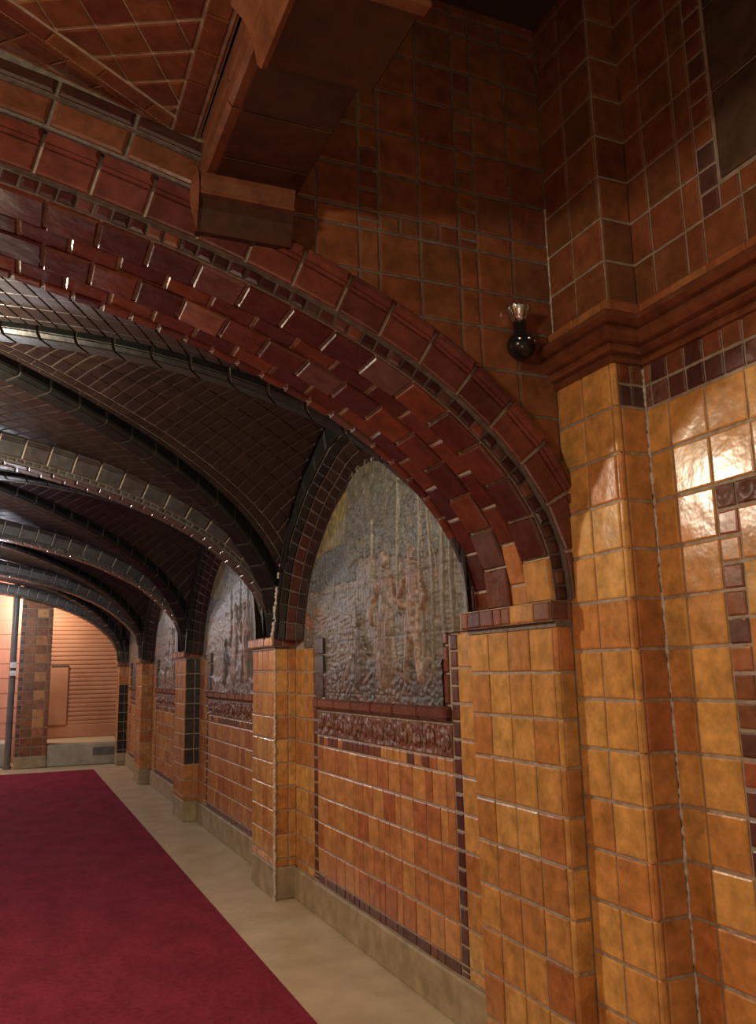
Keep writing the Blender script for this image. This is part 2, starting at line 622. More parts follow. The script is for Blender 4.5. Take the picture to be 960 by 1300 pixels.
pier(0, *PIERS[0], 'thick ochre tiled pier carrying the near red brick arch', XP)
pier_white = pier(1, *PIERS[1], 'ochre tiled pier with bright white grout corner left of the nearest mural', XB)
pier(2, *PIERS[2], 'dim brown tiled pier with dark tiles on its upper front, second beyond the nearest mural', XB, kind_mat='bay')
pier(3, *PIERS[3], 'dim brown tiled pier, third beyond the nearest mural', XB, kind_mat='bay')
pier(4, *PIERS[4], 'slim dark pier at the far end of the passage beside the shutter', XB, kind_mat='bay')


# ------------------------------------------------------------------ transverse arches
def arch(idx, y0, y1, label):
    root = empty('arch', (X0, (y0 + y1) / 2, SPRING), label, 'arch', kind='structure')
    near = idx == 0
    smat = 'brick' if near else ('greyrib' if idx < 4 else 'rib')
    amat = 'oxblood' if near else 'greyrib'
    dep = y1 - y0
    # soffit
    t = TM()
    nseg = 120
    for i in range(nseg):
        a, b = ARC.at(ARC.L * i / nseg), ARC.at(ARC.L * (i + 1) / nseg)
        n = ARC.nrm(ARC.L * (i + .5) / nseg)
        t.poly([(a[0], y0, a[1]), (b[0], y0, b[1]), (b[0], y1, b[1]), (a[0], y1, a[1])], 'mortar' if near else 'mortar_dark', (-n[0], 0, -n[1]))
    if near:
        rows = [(0.00, .165, T, .014), (.165, .275, T, .007), (.275, .445, T, .014), (.445, .555, T, .007), (.555, .616, .105, .012)]
    elif dep > .5:
        rows = [(0, .05, .079, .006), (.05, .21, T, .01), (.21, .33, T, .006), (.33, .49, T, .01), (.49, dep, T, .006)]
    else:
        rows = [(0, dep / 2, T, .008), (dep / 2, dep, T, .008)]
    for ri, (a, b, ln, h) in enumerate(rows):
        s = -ln * (0.5 if ri % 2 else 0.0)
        while s < ARC.L:
            s0, s1 = max(s, 0) + .005, min(s + ln, ARC.L) - .0065
            s += ln
            if s1 - s0 < .015:
                continue
            n = ARC.nrm((s0 + s1) / 2)
            p, q = ARC.at(s0), ARC.at(s1)
            ya, yb = y0 + a + .004, y0 + b - .004
            hh = h + R.uniform(-.002, .002)
            mat = smat
            if near and s0 < .10 and ri in (0, 1):
                mat = 'ochre'
            elif near and R.random() < .08:
                mat = 'purple'
            t.tile([(p[0], ya, p[1]), (q[0], ya, q[1]), (q[0], yb, q[1]), (p[0], yb, p[1])], (-n[0], 0, -n[1]), mat, hh, .005, tilt=.0018)
    under(root, t, 'soffit')
    # archivolt: flat voussoirs with a raised roll on the outer edge
    t = TM()
    pr = 0.030 if near else 0.02
    yf = y0 - pr
    xlim = XP - .004 if near else 9
    lim = ((1, 0, xlim), (-1, 0, xlim - 2 * X0))
    rin, rflat, rout = (0.048, 0.135, 0.188) if near else (0.035, 0.135, 0.175)
    N = int(ARC.L / T)
    ln = ARC.L / N
    for i in range(120):
        s0, s1 = ARC.L * i / 120, ARC.L * (i + 1) / 120
        q = [ARC.off(s0, rin), ARC.off(s1, rin), ARC.off(s1, rout - .004), ARC.off(s0, rout - .004)]
        for c in lim: q = clip(q, *c) if len(q) > 2 else q
        if len(q) > 2:
            t.poly([(x, yf, z) for x, z in q], 'mortar', (0, -1, 0))
        n = ARC.nrm((s0 + s1) / 2)
        a, b = ARC.off(s0, rin), ARC.off(s1, rin)
        t.poly([(a[0], yf, a[1]), (b[0], yf, b[1]), (b[0], y0, b[1]), (a[0], y0, a[1])], 'mortar_dark', (-n[0], 0, -n[1]))
        a, b = ARC.off(s0, rout - .004), ARC.off(s1, rout - .004)
        if max(a[0], b[0]) < xlim:
            t.poly([(a[0], yf, a[1]), (b[0], yf, b[1]), (b[0], y0 + .02, b[1]), (a[0], y0 + .02, a[1])], 'mortar_dark', (n[0], 0, n[1]))
    gj = .0055

    def strip(s0, s1, ra, rb, ha, hb, mat, tint):
        q = [ARC.off(s0, ra), ARC.off(s1, ra), ARC.off(s1, rb), ARC.off(s0, rb)]
        if near:
            for c in lim: q = clip(q, *c) if len(q) > 2 else q
        if len(q) < 3 or abs(area2(q)) < 1e-4:
            return
        t.tile([(x, yf, z) for x, z in q], (0, -1, 0), mat, ha, hb, tint)
    for i in range(N):
        s0, s1 = i * ln + gj, (i + 1) * ln - gj
        tt = R.random()
        strip(s0, s1, rin, rflat, .010, .006, amat, tt)
        strip(s0, s1, rflat + .001, rflat + .016, .020, .007, amat, tt)
        strip(s0, s1, rflat + .014, rout, .032, .012, amat, tt)
    under(root, t, 'archivolt')
    # thin dentil course between soffit and archivolt
    t = TM()
    Nd = int(ARC.L / .053)
    ld = ARC.L / Nd
    for i in range(Nd):
        s0, s1 = i * ld + .004, (i + 1) * ld - .004
        q = [ARC.off(s0, .004), ARC.off(s1, .004), ARC.off(s1, rin - .005), ARC.off(s0, rin - .005)]
        t.tile([(x, y0, z) for x, z in q], (0, -1, 0), R.choice(['oxdark', 'purple', 'oxdark']) if near else amat, R.uniform(.003, .014), .009, tilt=.004)
        q = [ARC.off(s0 - .004, 0), ARC.off(s1 + .004, 0), ARC.off(s1 + .004, rin + .01), ARC.off(s0 - .004, rin + .01)]
        t.poly([(x, y0 - .001, z) for x, z in q], 'mortar_vault', (0, -1, 0))
    under(root, t, 'dentil_course')
    return root


arch(0, *PIERS[0], 'broad red brick arch with oxblood moulded edge spanning the passage entrance')
arch(1, PIERS[1][0], PIERS[1][0] + .22, 'dark arch with grey tile edge at the far side of the first vault bay')
arch(2, PIERS[2][0], PIERS[2][0] + .22, 'dark arch with grey tile edge, third along the passage')
arch(3, PIERS[3][0], PIERS[3][0] + .22, 'dark arch, fourth along the passage')
arch(4, *PIERS[4], 'farthest dark arch framing the shutter at the end')


# ------------------------------------------------------------------ vault bays
def poly_clip(p, region):
    """clip a 2-D polygon by a convex counter-clockwise region"""
    for i in range(len(region)):
        a, b = region[i], region[(i + 1) % len(region)]
        nx, ny = b[1] - a[1], -(b[0] - a[0])
        l = math.hypot(nx, ny)
        nx, ny = nx / l, ny / l
        p = clip(p, nx, ny, nx * a[0] + ny * a[1])
        if len(p) < 3:
            return []
    return p


def shrink(region, d):
    out = list(region)
    big = [(-50, -50), (50, -50), (50, 50), (-50, 50)]
    for i in range(len(region)):
        a, b = region[i], region[(i + 1) % len(region)]
        nx, ny = b[1] - a[1], -(b[0] - a[0])
        l = math.hypot(nx, ny)
        nx, ny = nx / l, ny / l
        big = clip(big, nx, ny, nx * a[0] + ny * a[1] - d)
        if len(big) < 3:
            return []
    return big


def web_tiles(t, region, ud, zf, lu, lv, mat, mortar, stag=0.5, j=.0036, h=.005, ju=.0014):
    if area2(region) < 0:
        region = region[::-1]
    ul = math.hypot(*ud)
    ux, uy = ud[0] / ul, ud[1] / ul
    vx, vy = -uy, ux
    us = [p[0] * ux + p[1] * uy for p in region]
    vv = [p[0] * vx + p[1] * vy for p in region]
    inner = shrink(region, .004)
    v = math.floor(min(vv) / lv) * lv
    row = 0
    # the backing, cut to the same cells so that it follows the curve
    while v < max(vv):
        u = math.floor(min(us) / lu) * lu - (stag * lu if row % 2 else 0)
        while u < max(us) + lu:
            for kind in (0, 1):
                jj = j if kind else 0
                ju_ = ju if kind else 0
                q = [(u + ju_, v + jj), (u + lu - ju_, v + jj), (u + lu - ju_, v + lv - jj), (u + ju_, v + lv - jj)]
                q = [(a * ux + b * vx, a * uy + b * vy) for a, b in q]
                q = poly_clip(q, inner if kind else region)
                if len(q) < 3 or abs(area2(q)) < (4e-4 if kind else 1e-7):
                    continue
                p3 = [Vector((x, y, zf(x, y))) for x, y in q]
                n = Vector((0, 0, 0))
                for i in range(len(p3)):
                    n += (p3[i] - p3[0]).cross(p3[(i + 1) % len(p3)] - p3[0])
                if n.length < 1e-9:
                    continue
                n.normalize()
                if n.z > 0:
                    n = -n
                if kind:
                    t.tile(p3, n, mat, h, .004, tilt=.0015)
                else:
                    t.poly(p3, mortar, n)
            u += lu
        v += lv
        row += 1


def dome(w, s):
    return 0.22 * max(s, 0) ** 0.4


def rib_z(tau):
    return g_half(1 - tau) + dome(0, tau)


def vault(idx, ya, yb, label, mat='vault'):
    ym, hw, hx = (ya + yb) / 2, (yb - ya) / 2, XR - X0
    root = empty('vault', (X0, ym, SPRING), label, 'vault', kind='structure')

    def z_front(x, y):
        u = min(1, abs(x - X0) / hx); q = min(1, abs(y - ym) / hw)
        s, w = 1 - q, 1 - u
        return g_half(u) + dome(0, s + .45 * max(0, w - s)) + .05

    def z_side(x, y):
        u = min(1, abs(x - X0) / hx); q = min(1, abs(y - ym) / hw)
        s, w = 1 - u, 1 - q
        return g_half(q) + dome(0, s + .06 * max(0, w - s)) + .05
    c = (X0, ym)
    XL = 2 * X0 - XR
    A, B, C, D = (XR, ya), (XR, yb), (XL, yb), (XL, ya)
    fine = idx == 0
    lu, lv = (.125, .08) if fine else (.15, .095)
    dB = (-hx, -hw)      # direction of the rib from B to the centre
    dA = (-hx, hw)
    perpB, perpA = (-dB[1], dB[0]), (-dA[1], dA[0])
    for reg, d, zf in (([A, B, c], perpB, z_side), ([C, D, c], perpB, z_side), ([D, A, c], perpA, z_front), ([B, C, c], perpB, z_front)):
        t = TM()
        mo = 'mortar_vault'
        if reg[0] == A and fine:
            # a border course of bricks along rib B
            l = math.hypot(*dB); e = (dB[0] / l, dB[1] / l); nrm = (e[1], -e[0])
            if nrm[1] > 0: nrm = (-nrm[0], -nrm[1])
            wB = 0.17
            o1 = (B[0] + nrm[0] * wB, B[1] + nrm[1] * wB)
            tA = None
            # border strip and the rest, split by a line parallel to rib B
            k1 = nrm[0] * o1[0] + nrm[1] * o1[1]
            tri = reg if area2(reg) > 0 else reg[::-1]
            strip = clip(tri, nrm[0], nrm[1], k1)
            rest = clip(tri, -nrm[0], -nrm[1], -k1)
            web_tiles(t, strip, e, zf, .13, .062, mat, mo)
            web_tiles(t, rest, d, zf, lu, lv, mat, mo, stag=0)
        else:
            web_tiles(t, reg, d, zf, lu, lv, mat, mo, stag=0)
        under(root, t, 'vault_web')
    # diagonal ribs
    for (px, py) in (A, B, C, D):
        t = TM()
        dx, dy = c[0] - px, c[1] - py
        l = math.hypot(dx, dy)
        ex, ey = dx / l, dy / l
        sx, sy = -ey, ex
        steps = 11
        W = .078

        def P(tau, a, up):
            return (px + dx * tau + sx * a, py + dy * tau + sy * a, rib_z(tau) + up)
        # equal lengths along the rib
        ts = [i / 200 for i in range(201)]
        acc = [0.0]
        for i in range(200):
            a, b = Vector(P(ts[i], 0, 0)), Vector(P(ts[i + 1], 0, 0))
            acc.append(acc[-1] + (b - a).length)
        n = max(4, int(acc[-1] / .19))

        def tau_at(s):
            for i in range(200):
                if acc[i + 1] >= s:
                    return ts[i] + (s - acc[i]) / max(1e-9, acc[i + 1] - acc[i]) / 200
            return 1.0
        prof = [(-W, .16), (-W, .022), (-W + .022, 0), (W - .022, 0), (W, .022), (W, .16)]
        for i in range(n):
            s0, s1 = acc[-1] * i / n, acc[-1] * (i + 1) / n
            for sub in range(2):
                q0, q1 = s0 + (s1 - s0) * sub / 2, s0 + (s1 - s0) * (sub + 1) / 2
                a0, a1 = tau_at(q0), tau_at(q1)
                for (a, u), (b, v) in zip(prof, prof[1:]):
                    qd = [P(a0, a, u + .004), P(a1, a, u + .004), P(a1, b, v + .004), P(a0, b, v + .004)]
                    t.poly(qd, 'mortar_vault', (sx * (a + b), sy * (a + b), -.1 if abs(a - b) > 1e-6 else 0))
            a0, a1 = tau_at(s0 + .006), tau_at(s1 - .006)
            tt = R.random()
            for (a, u), (b, v) in zip(prof, prof[1:]):
                qd = [P(a0, a, u), P(a1, a, u), P(a1, b, v), P(a0, b, v)]
                nn = Vector((sx * (a + b), sy * (a + b), -.06 if abs(a - b) > 1e-6 else 0))
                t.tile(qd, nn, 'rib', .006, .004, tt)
        under(root, t, 'diagonal_rib')
    return root


vault(0, PIERS[0][1], PIERS[1][0], 'dark brown tiled groin vault over the nearest mural bay')
vault(1, PIERS[1][0] + .22, PIERS[2][0], 'dark groin vault over the second bay of the passage')
vault(2, PIERS[2][0] + .22, PIERS[3][0], 'dark groin vault over the third bay of the passage')
vault(3, PIERS[3][0] + .22, PIERS[4][0], 'dark groin vault over the farthest bay of the passage')

# ------------------------------------------------------------------ bay walls, wall arches, murals
_wi = [(0, 1.235), (.2, 1.205), (.363, 1.14), (.56, 1.06), (.74, .945), (.89, .83), (.99, .735), (1.075, .62), (1.133, .505), (1.185, .38), (1.207, .29), (1.213, .222)]
WIN = Curve2([(a, b + H) for a, b in catmull(list(reversed(_wi)), 5)])     # from springing to crown (half)


def bay_wall(idx, ya, yb, label):
    root = empty('wall_bay', (XB, (ya + yb) / 2, 0), label, 'wall', kind='structure')
    t = TM()
    zr = -0.471 + H
    PX = planeX(XB)
    t.poly([(XB, ya, 0), (XB, yb, 0), (XB, yb, 3.3), (XB, ya, 3.3)], 'mortar', (-1, 0, 0))
    sd = 0.475     # width of the plain strip at either side
    m0, m1 = ya + sd, yb - sd      # 3.546 .. 5.455
    cm = 'bay'
    # side strips, up to the impost
    for a, b, s in ((ya, m0, 1), (yb, m1, -1)):
        z = H + 0.161
        while z > .2:
            zb = max(z - T, .205)
            w = (b - a)
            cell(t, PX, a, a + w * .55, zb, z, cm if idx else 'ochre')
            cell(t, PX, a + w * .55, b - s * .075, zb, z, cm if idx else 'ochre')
            zz = zb
            hh = (z - zb) / 2
            for q in range(2):
                cell(t, PX, b - s * .075, b - s * .005, zb + q * hh, zb + (q + 1) * hh, 'purple', R.choice([.0, .3, .6]))
            z -= T
    # field of tiles below the frieze
    n = max(8, round((m1 - m0) / .115))
    w = (m1 - m0) / n
    z = zr
    row = 0
    while z > 0.27:
        y = m0
        while y < m1 - .01:
            ww = R.choice([.075, .15, .15, .15])
            b = min(y + ww, m1)
            if m1 - b < .05: b = m1
            cell(t, PX, y, b, z - T, z, cm)
            y = b
        z -= T
        row += 1
    y = m0
    while y < m1 - .01:
        b = min(y + R.choice([.075, .15]), m1)
        cell(t, PX, y, b, max(.2, z - .07), z, 'purple')
        y = b
    # half course above, then the relief frieze
    y = m0
    while y < m1 - .01:
        b = min(y + .085, m1)
        cell(t, PX, y, b, zr, zr + .066, R.choice(['purple', 'bay', 'purple']))
        y = b
    y = m0
    while y < m1 - .01:
        b = min(y + .155, m1)
        if m1 - b < .05: b = m1
        cell(t, PX, y, b, zr + .066, zr + .222, 'relief', h=.009)
        for rr in range(3):      # raised leaf shapes on each frieze tile
            cy, cz = (y + b) / 2 + (rr - 1) * .042, zr + .144 + R.uniform(-.02, .02)
            pts = [(XB - .009, cy + .022 * math.cos(q * math.pi / 4), cz + .036 * math.sin(q * math.pi / 4)) for q in range(8)]
            t.tile(pts, (-1, 0, 0), 'relief', .010, .012)
        y = b
    # dark tile strips framing the foot of the mural
    for a, b, mt_, hh_ in ((m0 + .01, m0 + .06, 'oxblood', .012), (m1 - .20, m1 - .02, 'rib', .03)):
        for z0, z1 in ((-.165, -.02), (-.02, .11), (.11, .225)):
            cell(t, PX, a, b, z0 + H, z1 + H, mt_, .3, h=hh_, b=.005)
    under(root, t, 'tile_field')
    t = TM()
    t.rbox((XB - .022, ya, 0), (XB + .05, yb, .2), 'plinth', .01)
    under(root, t, 'plinth')
    t = TM()
    t.poly([(XB - .03, m0, zr + .24), (XB - .03, m1, zr + .24), (XB, m1, zr + .225), (XB, m0, zr + .225)], 'purple', (-1, 0, -1))
    y = m0
    while y < m1 - .01:
        b = min(y + .30, m1)
        t.rbox((XB - .042, y + .003, zr + .238), (XB + .01, b - .003, zr + .300), 'oxblood', .012, R.random())
        y = b
    under(root, t, 'sill')
    # wall arch
    t = TM()
    ym = (ya + yb) / 2
    N = int(WIN.L / .105)
    for sg in (-1, 1):
        def P(x, d, r):
            p, nn = WIN.at(d), WIN.nrm(d)
            return (x, ym + sg * (p[0] + nn[0] * r), p[1] + nn[1] * r)
        for i in range(N):
            d0, d1 = WIN.L * i / N, WIN.L * (i + 1) / N
            nn = WIN.nrm((d0 + d1) / 2)
            # splayed soffit running from the mural edge out to the vault
            r0, r1 = .215 + .10 * (d0 / WIN.L), .215 + .10 * (d1 / WIN.L)
            SP = .15 if sg > 0 else .222
            if sg < 0:
                r0, r1 = r0 + .06, r1 + .06
            e = .0035

            def S(f, d):
                return P(XB + (XR - XB) * f, d, SP * f)
            t.poly([P(XR, d0, SP), P(XR, d1, SP), P(XR, d1, r1), P(XR, d0, r0)], 'mortar_dark', (-1, 0, 0))
            nrm_ = (-.15, -sg * nn[0] * .155, -nn[1] * .155)
            t.poly([S(1, d0), S(1, d1), S(0, d1), S(0, d0)], 'mortar_vault', nrm_)
            if i % 2 == 0 and i + 1 < N and (sg > 0 or i > N * .6):
                d2 = WIN.L * (i + 2) / N
                t.tile([P(XR, d0 + e, SP + .004), P(XR, d2 - e, SP + .004), P(XR, d2 - e, r1 - .006), P(XR, d0 + e, r0 - .006)], (-1, 0, 0), 'rib', .02, .014)
            for (f0, f1, mt, hh) in ((1.0, .70, 'rib', .010), (.70, .36, 'oxdark' if idx == 0 and d1 < WIN.L * .5 else 'vault', .006), (.36, .0, 'vault', .010)):
                t.tile([S(f0 - .02, d0 + e), S(f0 - .02, d1 - e), S(f1 + .02, d1 - e), S(f1 + .02, d0 + e)], nrm_, mt, hh, .004)
            t.tile([P(XB - .016, d0 + e, -.026), P(XB - .016, d1 - e, -.026), P(XB - .016, d1 - e, -.002), P(XB - .016, d0 + e, -.002)], (-1, 0, 0), 'vault', .006, .004)
            t.poly([P(XB - .016, d0, -.026), P(XB - .016, d1, -.026), P(XB, d1, -.026), P(XB, d0, -.026)], 'mortar', (0, -sg * nn[0], -nn[1]))
    under(root, t, 'wall_arch')
    return root


BAYS = [(PIERS[i][1], PIERS[i + 1][0]) for i in range(4)]
bay_wall(0, *BAYS[0], 'lit orange tiled wall under the nearest relief mural')
bay_wall(1, *BAYS[1], 'dim tiled wall of the second bay beyond the white grouted pier')
bay_wall(2, *BAYS[2], 'dim tiled wall of the third bay')
bay_wall(3, *BAYS[3], 'dark tiled wall of the farthest bay')

# mural ---------------------------------------------------------------
from mathutils import noise as mnoise


def seg_d(p, a, b):
    ax, ay = a; bx, by = b
    dx, dy = bx - ax, by - ay
    t = max(0, min(1, ((p[0] - ax) * dx + (p[1] - ay) * dy) / (dx * dx + dy * dy + 1e-12)))
    return math.hypot(p[0] - ax - dx * t, p[1] - ay - dy * t), t


def bumpf(d, r):
    return max(0.0, 1 - (d / r) ** 2) ** 0.6 if d < r else 0.0


# figures: capsule chains (y, z, radius), z relative to the camera height
FIG = [
    [(4.245, .60, .050), (4.245, .58, .047)],                          # head
    [(4.25, .50, .085), (4.26, .36, .10), (4.27, .15, .135), (4.27, .02, .15)],   # bodice and skirt
    [(4.17, .48, .032), (4.10, .37, .03), (4.02, .33, .026)],
    [(4.33, .48, .032), (4.42, .38, .03), (4.45, .27, .026)],
    [(3.90, .59, .048), (3.90, .57, .046)],
    [(3.90, .49, .082), (3.90, .34, .085), (3.90, .20, .085)],
    [(3.86, .20, .05), (3.85, .06, .042), (3.82, -.04, .04)],
    [(3.95, .20, .05), (3.97, .06, .042), (3.98, -.04, .04)],
    [(3.82, .47, .03), (3.75, .36, .028), (3.80, .28, .025)],
    [(3.98, .47, .03), (4.06, .37, .028)],
    [(4.64, .30, .042), (4.64, .28, .04)],
    [(4.65, .20, .07), (4.67, .05, .09), (4.67, -.03, .095)],
    [(4.59, .18, .025), (4.50, .10, .022)],
]
TRUNKS = [((3.78, -.02), (3.80, 1.05), .024), ((3.66, -.02), (3.68, .92), .02), ((3.55, 0), (3.56, .80), .028), ((4.07, .3), (4.05, 1.02), .018), ((4.40, .25), (4.42, .85), .016), ((3.47, .0), (3.46, .7), .02)]


def mural_mesh(ya, yb, res, detail):
    ym = (ya + yb) / 2
    off = ym - 4.5
    y_lo, y_hi = ya + .475 + .05, yb - .475 - .05
    zb, zt = H - .172, H + 1.24
    half = 1.215
    NZ = int((zt - zb) / res)
    NY = int(2 * half / res)
    idxs = {}
    verts, faces, cols = [], [], []

    def outline(z):
        """half width of the panel at a height"""
        zz = z - H
        if zz < .163:
            return ym - y_lo
        if zz < .223:
            return 1.213
        best = 0
        for a, b in zip(WIN.p, WIN.p[1:]):
            if a[1] <= z <= b[1]:
                tt = (z - a[1]) / max(1e-9, b[1] - a[1])
                return a[0] + (b[0] - a[0]) * tt + .0
        return 0

    def height(y, z):
        yy, zz = y - off, z - H

        def ns(a, b, c):
            return mnoise.noise(Vector((yy * a, zz * b, c + idx_seed)))
        n1 = ns(2.2, 2.2, 3.1)
        n2 = .6 * ns(9, 9, 1.7) + .5 * ns(24, 24, 5.7)
        vert = abs(ns(34, 5, 4.4))            # upright ridges
        hori = abs(ns(7, 36, 9.1))            # level strokes of the background
        crag = abs(ns(26, 26, 7.3)) + .6 * abs(ns(52, 52, 2.9))
        h = .004 * (.5 + n1)
        edge = 4.80 + .22 * n1
        if yy < edge and zz > .62 + .16 * n1 + .05 * n2:
            col = (0.105, 0.098, 0.072); h += .013 * crag + .006
            if n2 > .28: col = (0.14, 0.125, 0.085)
        elif zz > .76 + .10 * n1 + .03 * n2:
            col = (0.20, 0.165, 0.07) if n2 > -.05 else (0.145, 0.125, 0.068); h += .002 * vert
        elif zz > .54 + .04 * n2 and yy > 4.68 + .1 * n2:
            col = (0.080, 0.076, 0.064); h += .008 * crag + .004
        elif zz > .04 + .12 * n1 + .03 * n2:
            col = (0.155, 0.125, 0.088) if n2 > -.15 else (0.13, 0.108, 0.08)
            h += .007 * hori + .006 * vert + .003 * crag
            if yy > 5.3 and .28 < zz < .42 and n2 > -.1: col = (0.22, 0.10, 0.045)
            if yy < 4.5 and n2 > .2: col = (0.19, 0.135, 0.095)
        else:
            col = (0.135, 0.085, 0.066) if n2 > -.1 else (0.10, 0.080, 0.068)
            h += .008 + .014 * crag
            if n1 > .12: col = (0.085, 0.072, 0.062)
        if detail:
            for a, b, r in TRUNKS:
                d, tt = seg_d((yy + .010 * math.sin(zz * 9 + a[0] * 20), zz), a, b)
                f = bumpf(d, r * .8)
                if f > 0:
                    h = max(h, .008 + .016 * f + .004 * vert); col = (0.165, 0.14, 0.10)
            for ci, ch in enumerate(FIG):
                bf = 0
                for (y0_, z0_, r0), (y1_, z1_, r1) in zip(ch, ch[1:]):
                    d, tt = seg_d((yy + .012 * n2, zz), (y0_, z0_), (y1_, z1_))
                    bf = max(bf, bumpf(d, (r0 + (r1 - r0) * tt) * .86))
                if bf > 0:
                    h = max(h, .006 + .026 * bf - .018 * bf * vert + .006 * crag)
                    col = ((0.27, 0.175, 0.125), (0.20, 0.14, 0.10), (0.235, 0.145, 0.10))[ci % 3]
                    if ci >= 10: col = (0.11, 0.088, 0.076)
                    if n2 < -.2: col = tuple(c * .75 for c in col)
        jy, jz = (yy + 10) % .42, (zz + 10.05) % .31
        if min(jy, .42 - jy) < .0035 or min(jz, .31 - jz) < .0035:
            h -= .003
            col = tuple(c * .8 for c in col)
        return h, col

    for iz in range(NZ + 1):
        z = zb + (zt - zb) * iz / NZ
        hw_ = outline(z)
        for iy in range(NY + 1):
            y = ym - half + 2 * half * iy / NY
            if abs(y - ym) > hw_ + res:
                continue
            yc = max(ym - hw_, min(ym + hw_, y))
            if abs(yc - y) > res * 1.01:
                continue
            h, c = height(yc, z)
            idxs[(iy, iz)] = len(verts)
            verts.append((XB - .006 - h, yc, z)); cols.append(c)
    for iz in range(NZ):
        for iy in range(NY):
            ks = [(iy, iz), (iy, iz + 1), (iy + 1, iz + 1), (iy + 1, iz)]
            if all(k_ in idxs for k_ in ks):
                faces.append(tuple(idxs[k_] for k_ in ks))
    return verts, faces, cols


def mural_material():
    m, nt, b = new_mat('weathered_relief_glaze')
    N, L = nt.nodes, nt.links
    at = N.new('ShaderNodeAttribute'); at.attribute_name = 'glaze'
    tc = N.new('ShaderNodeTexCoord')
    nz = N.new('ShaderNodeTexNoise'); nz.inputs['Scale'].default_value = 22; nz.inputs['Detail'].default_value = 8
    L.new(tc.outputs['Object'], nz.inputs['Vector'])
    mr = N.new('ShaderNodeMapRange')
    mr.inputs['From Min'].default_value = .3; mr.inputs['From Max'].default_value = .7
    mr.inputs['To Min'].default_value = .6; mr.inputs['To Max'].default_value = 1.4
    L.new(nz.outputs['Fac'], mr.inputs['Value'])
    mx = N.new('ShaderNodeMix'); mx.data_type = 'RGBA'; mx.blend_type = 'MULTIPLY'; mx.inputs['Factor'].default_value = 1
    L.new(at.outputs['Color'], mx.inputs[6]); L.new(mr.outputs[0], mx.inputs[7])
    L.new(mx.outputs[2], b.inputs['Base Color'])
    b.inputs['Roughness'].default_value = .42
    bp = N.new('ShaderNodeBump'); bp.inputs['Strength'].default_value = .6; bp.inputs['Distance'].default_value = .006
    n3 = N.new('ShaderNodeTexNoise'); n3.inputs['Scale'].default_value = 55; n3.inputs['Detail'].default_value = 6
    L.new(tc.outputs['Object'], n3.inputs['Vector'])
    L.new(n3.outputs['Fac'], bp.inputs['Height'])
    L.new(bp.outputs[0], b.inputs['Normal'])
    return m


M['mural'] = mural_material()
LABS = ['large arched relief mural with two standing figures under trees, nearest of the wall murals',
        'dim arched relief mural in the second bay, left of the white grouted pier',
        'dim narrow looking relief mural in the third bay of the passage',
        'darkest relief mural, in the farthest bay of the passage']
for i, (ya, yb) in enumerate(BAYS):
    idx_seed = i * 5.3
    v, f, c = mural_mesh(ya, yb, .0065 if i == 0 else .016, True)
    me = bpy.data.meshes.new('relief_mural')
    me.from_pydata(v, [], f)
    ca = me.attributes.new('glaze', 'FLOAT_COLOR', 'POINT')
    ca.data.foreach_set('color', [q for col in c for q in (*col, 1)])
    me.polygons.foreach_set('use_smooth', [True] * len(f))
    me.materials.append(M['mural'])
    me.update()
    o = bpy.data.objects.new('relief_mural', me)
    COL.objects.link(o)
    tag(o, LABS[i], 'mural', 'relief murals along the passage wall')

# ------------------------------------------------------------------ near right wall with pilaster
wall = empty('wall_right', (XW, 1.2, 0), 'tall right hand wall of glazed ochre tile nearest the viewer', 'wall', kind='structure')
YC = 2.137
ZK0 = H + .997
t = TM()
PW = planeX(XW)
sheet(t, PW, -2.5, YC, 0, 4.4)
ycols = [YC, YC - .105]
while ycols[-1] > -2.4:
    ycols.append(ycols[-1] - T)
k = 0
z = ZK0
BL, BR = YC - .263, YC - .263 - .079        # the ornamental border column
ZB = ZK0 - 3 * T
row = 0
while z > .03:
    zb = max(z - T, 0.0)
    for i in range(len(ycols) - 1):
        a, b = ycols[i], ycols[i + 1]
        if row == 0:
            continue
        if row >= 3 and b < BL - .01:
            continue
        cell(t, PW, b, a, zb, z, 'yellow')
    z -= T
    row += 1
# two half courses of small tiles under the cornice
for hrow in range(2):
    y = YC
    zz = ZK0 - hrow * .079
    first = True
    while y > -1.5:
        w = .035 if first else .079
        mt = R.choice(['purple', 'russet', 'purple']) if hrow == 0 else R.choice(['purple', 'purple', 'relief'])
        if hrow == 0 and y < YC - .12: mt = R.choice(['russet', 'russet', 'purple'])
        cell(t, PW, y - w, y, zz - .079, zz, mt)
        y -= w
        first = False
# framed field: border column, border row, then full tiles half a course lower
z = ZB
while z > .03:
    cell(t, PW, BR, BL, max(0, z - .079), z, 'relief' if z > ZB - .01 else R.choice(['purple', 'russet', 'bay']), R.choice([0, .1, .4, .8, 1]))
    z -= .079
y = BR
while y > -1.5:
    cell(t, PW, y - .158, y, ZB - .079, ZB, R.choice(['purple', 'relief', 'purple']))
    y -= .158
z = ZB - .079
while z > .03:
    y = BR
    while y > -1.5:
        cell(t, PW, y - T, y, max(0, z - T), z, 'yellow')
        y -= T
    z -= T
under(wall, t, 'lower_tile_field')

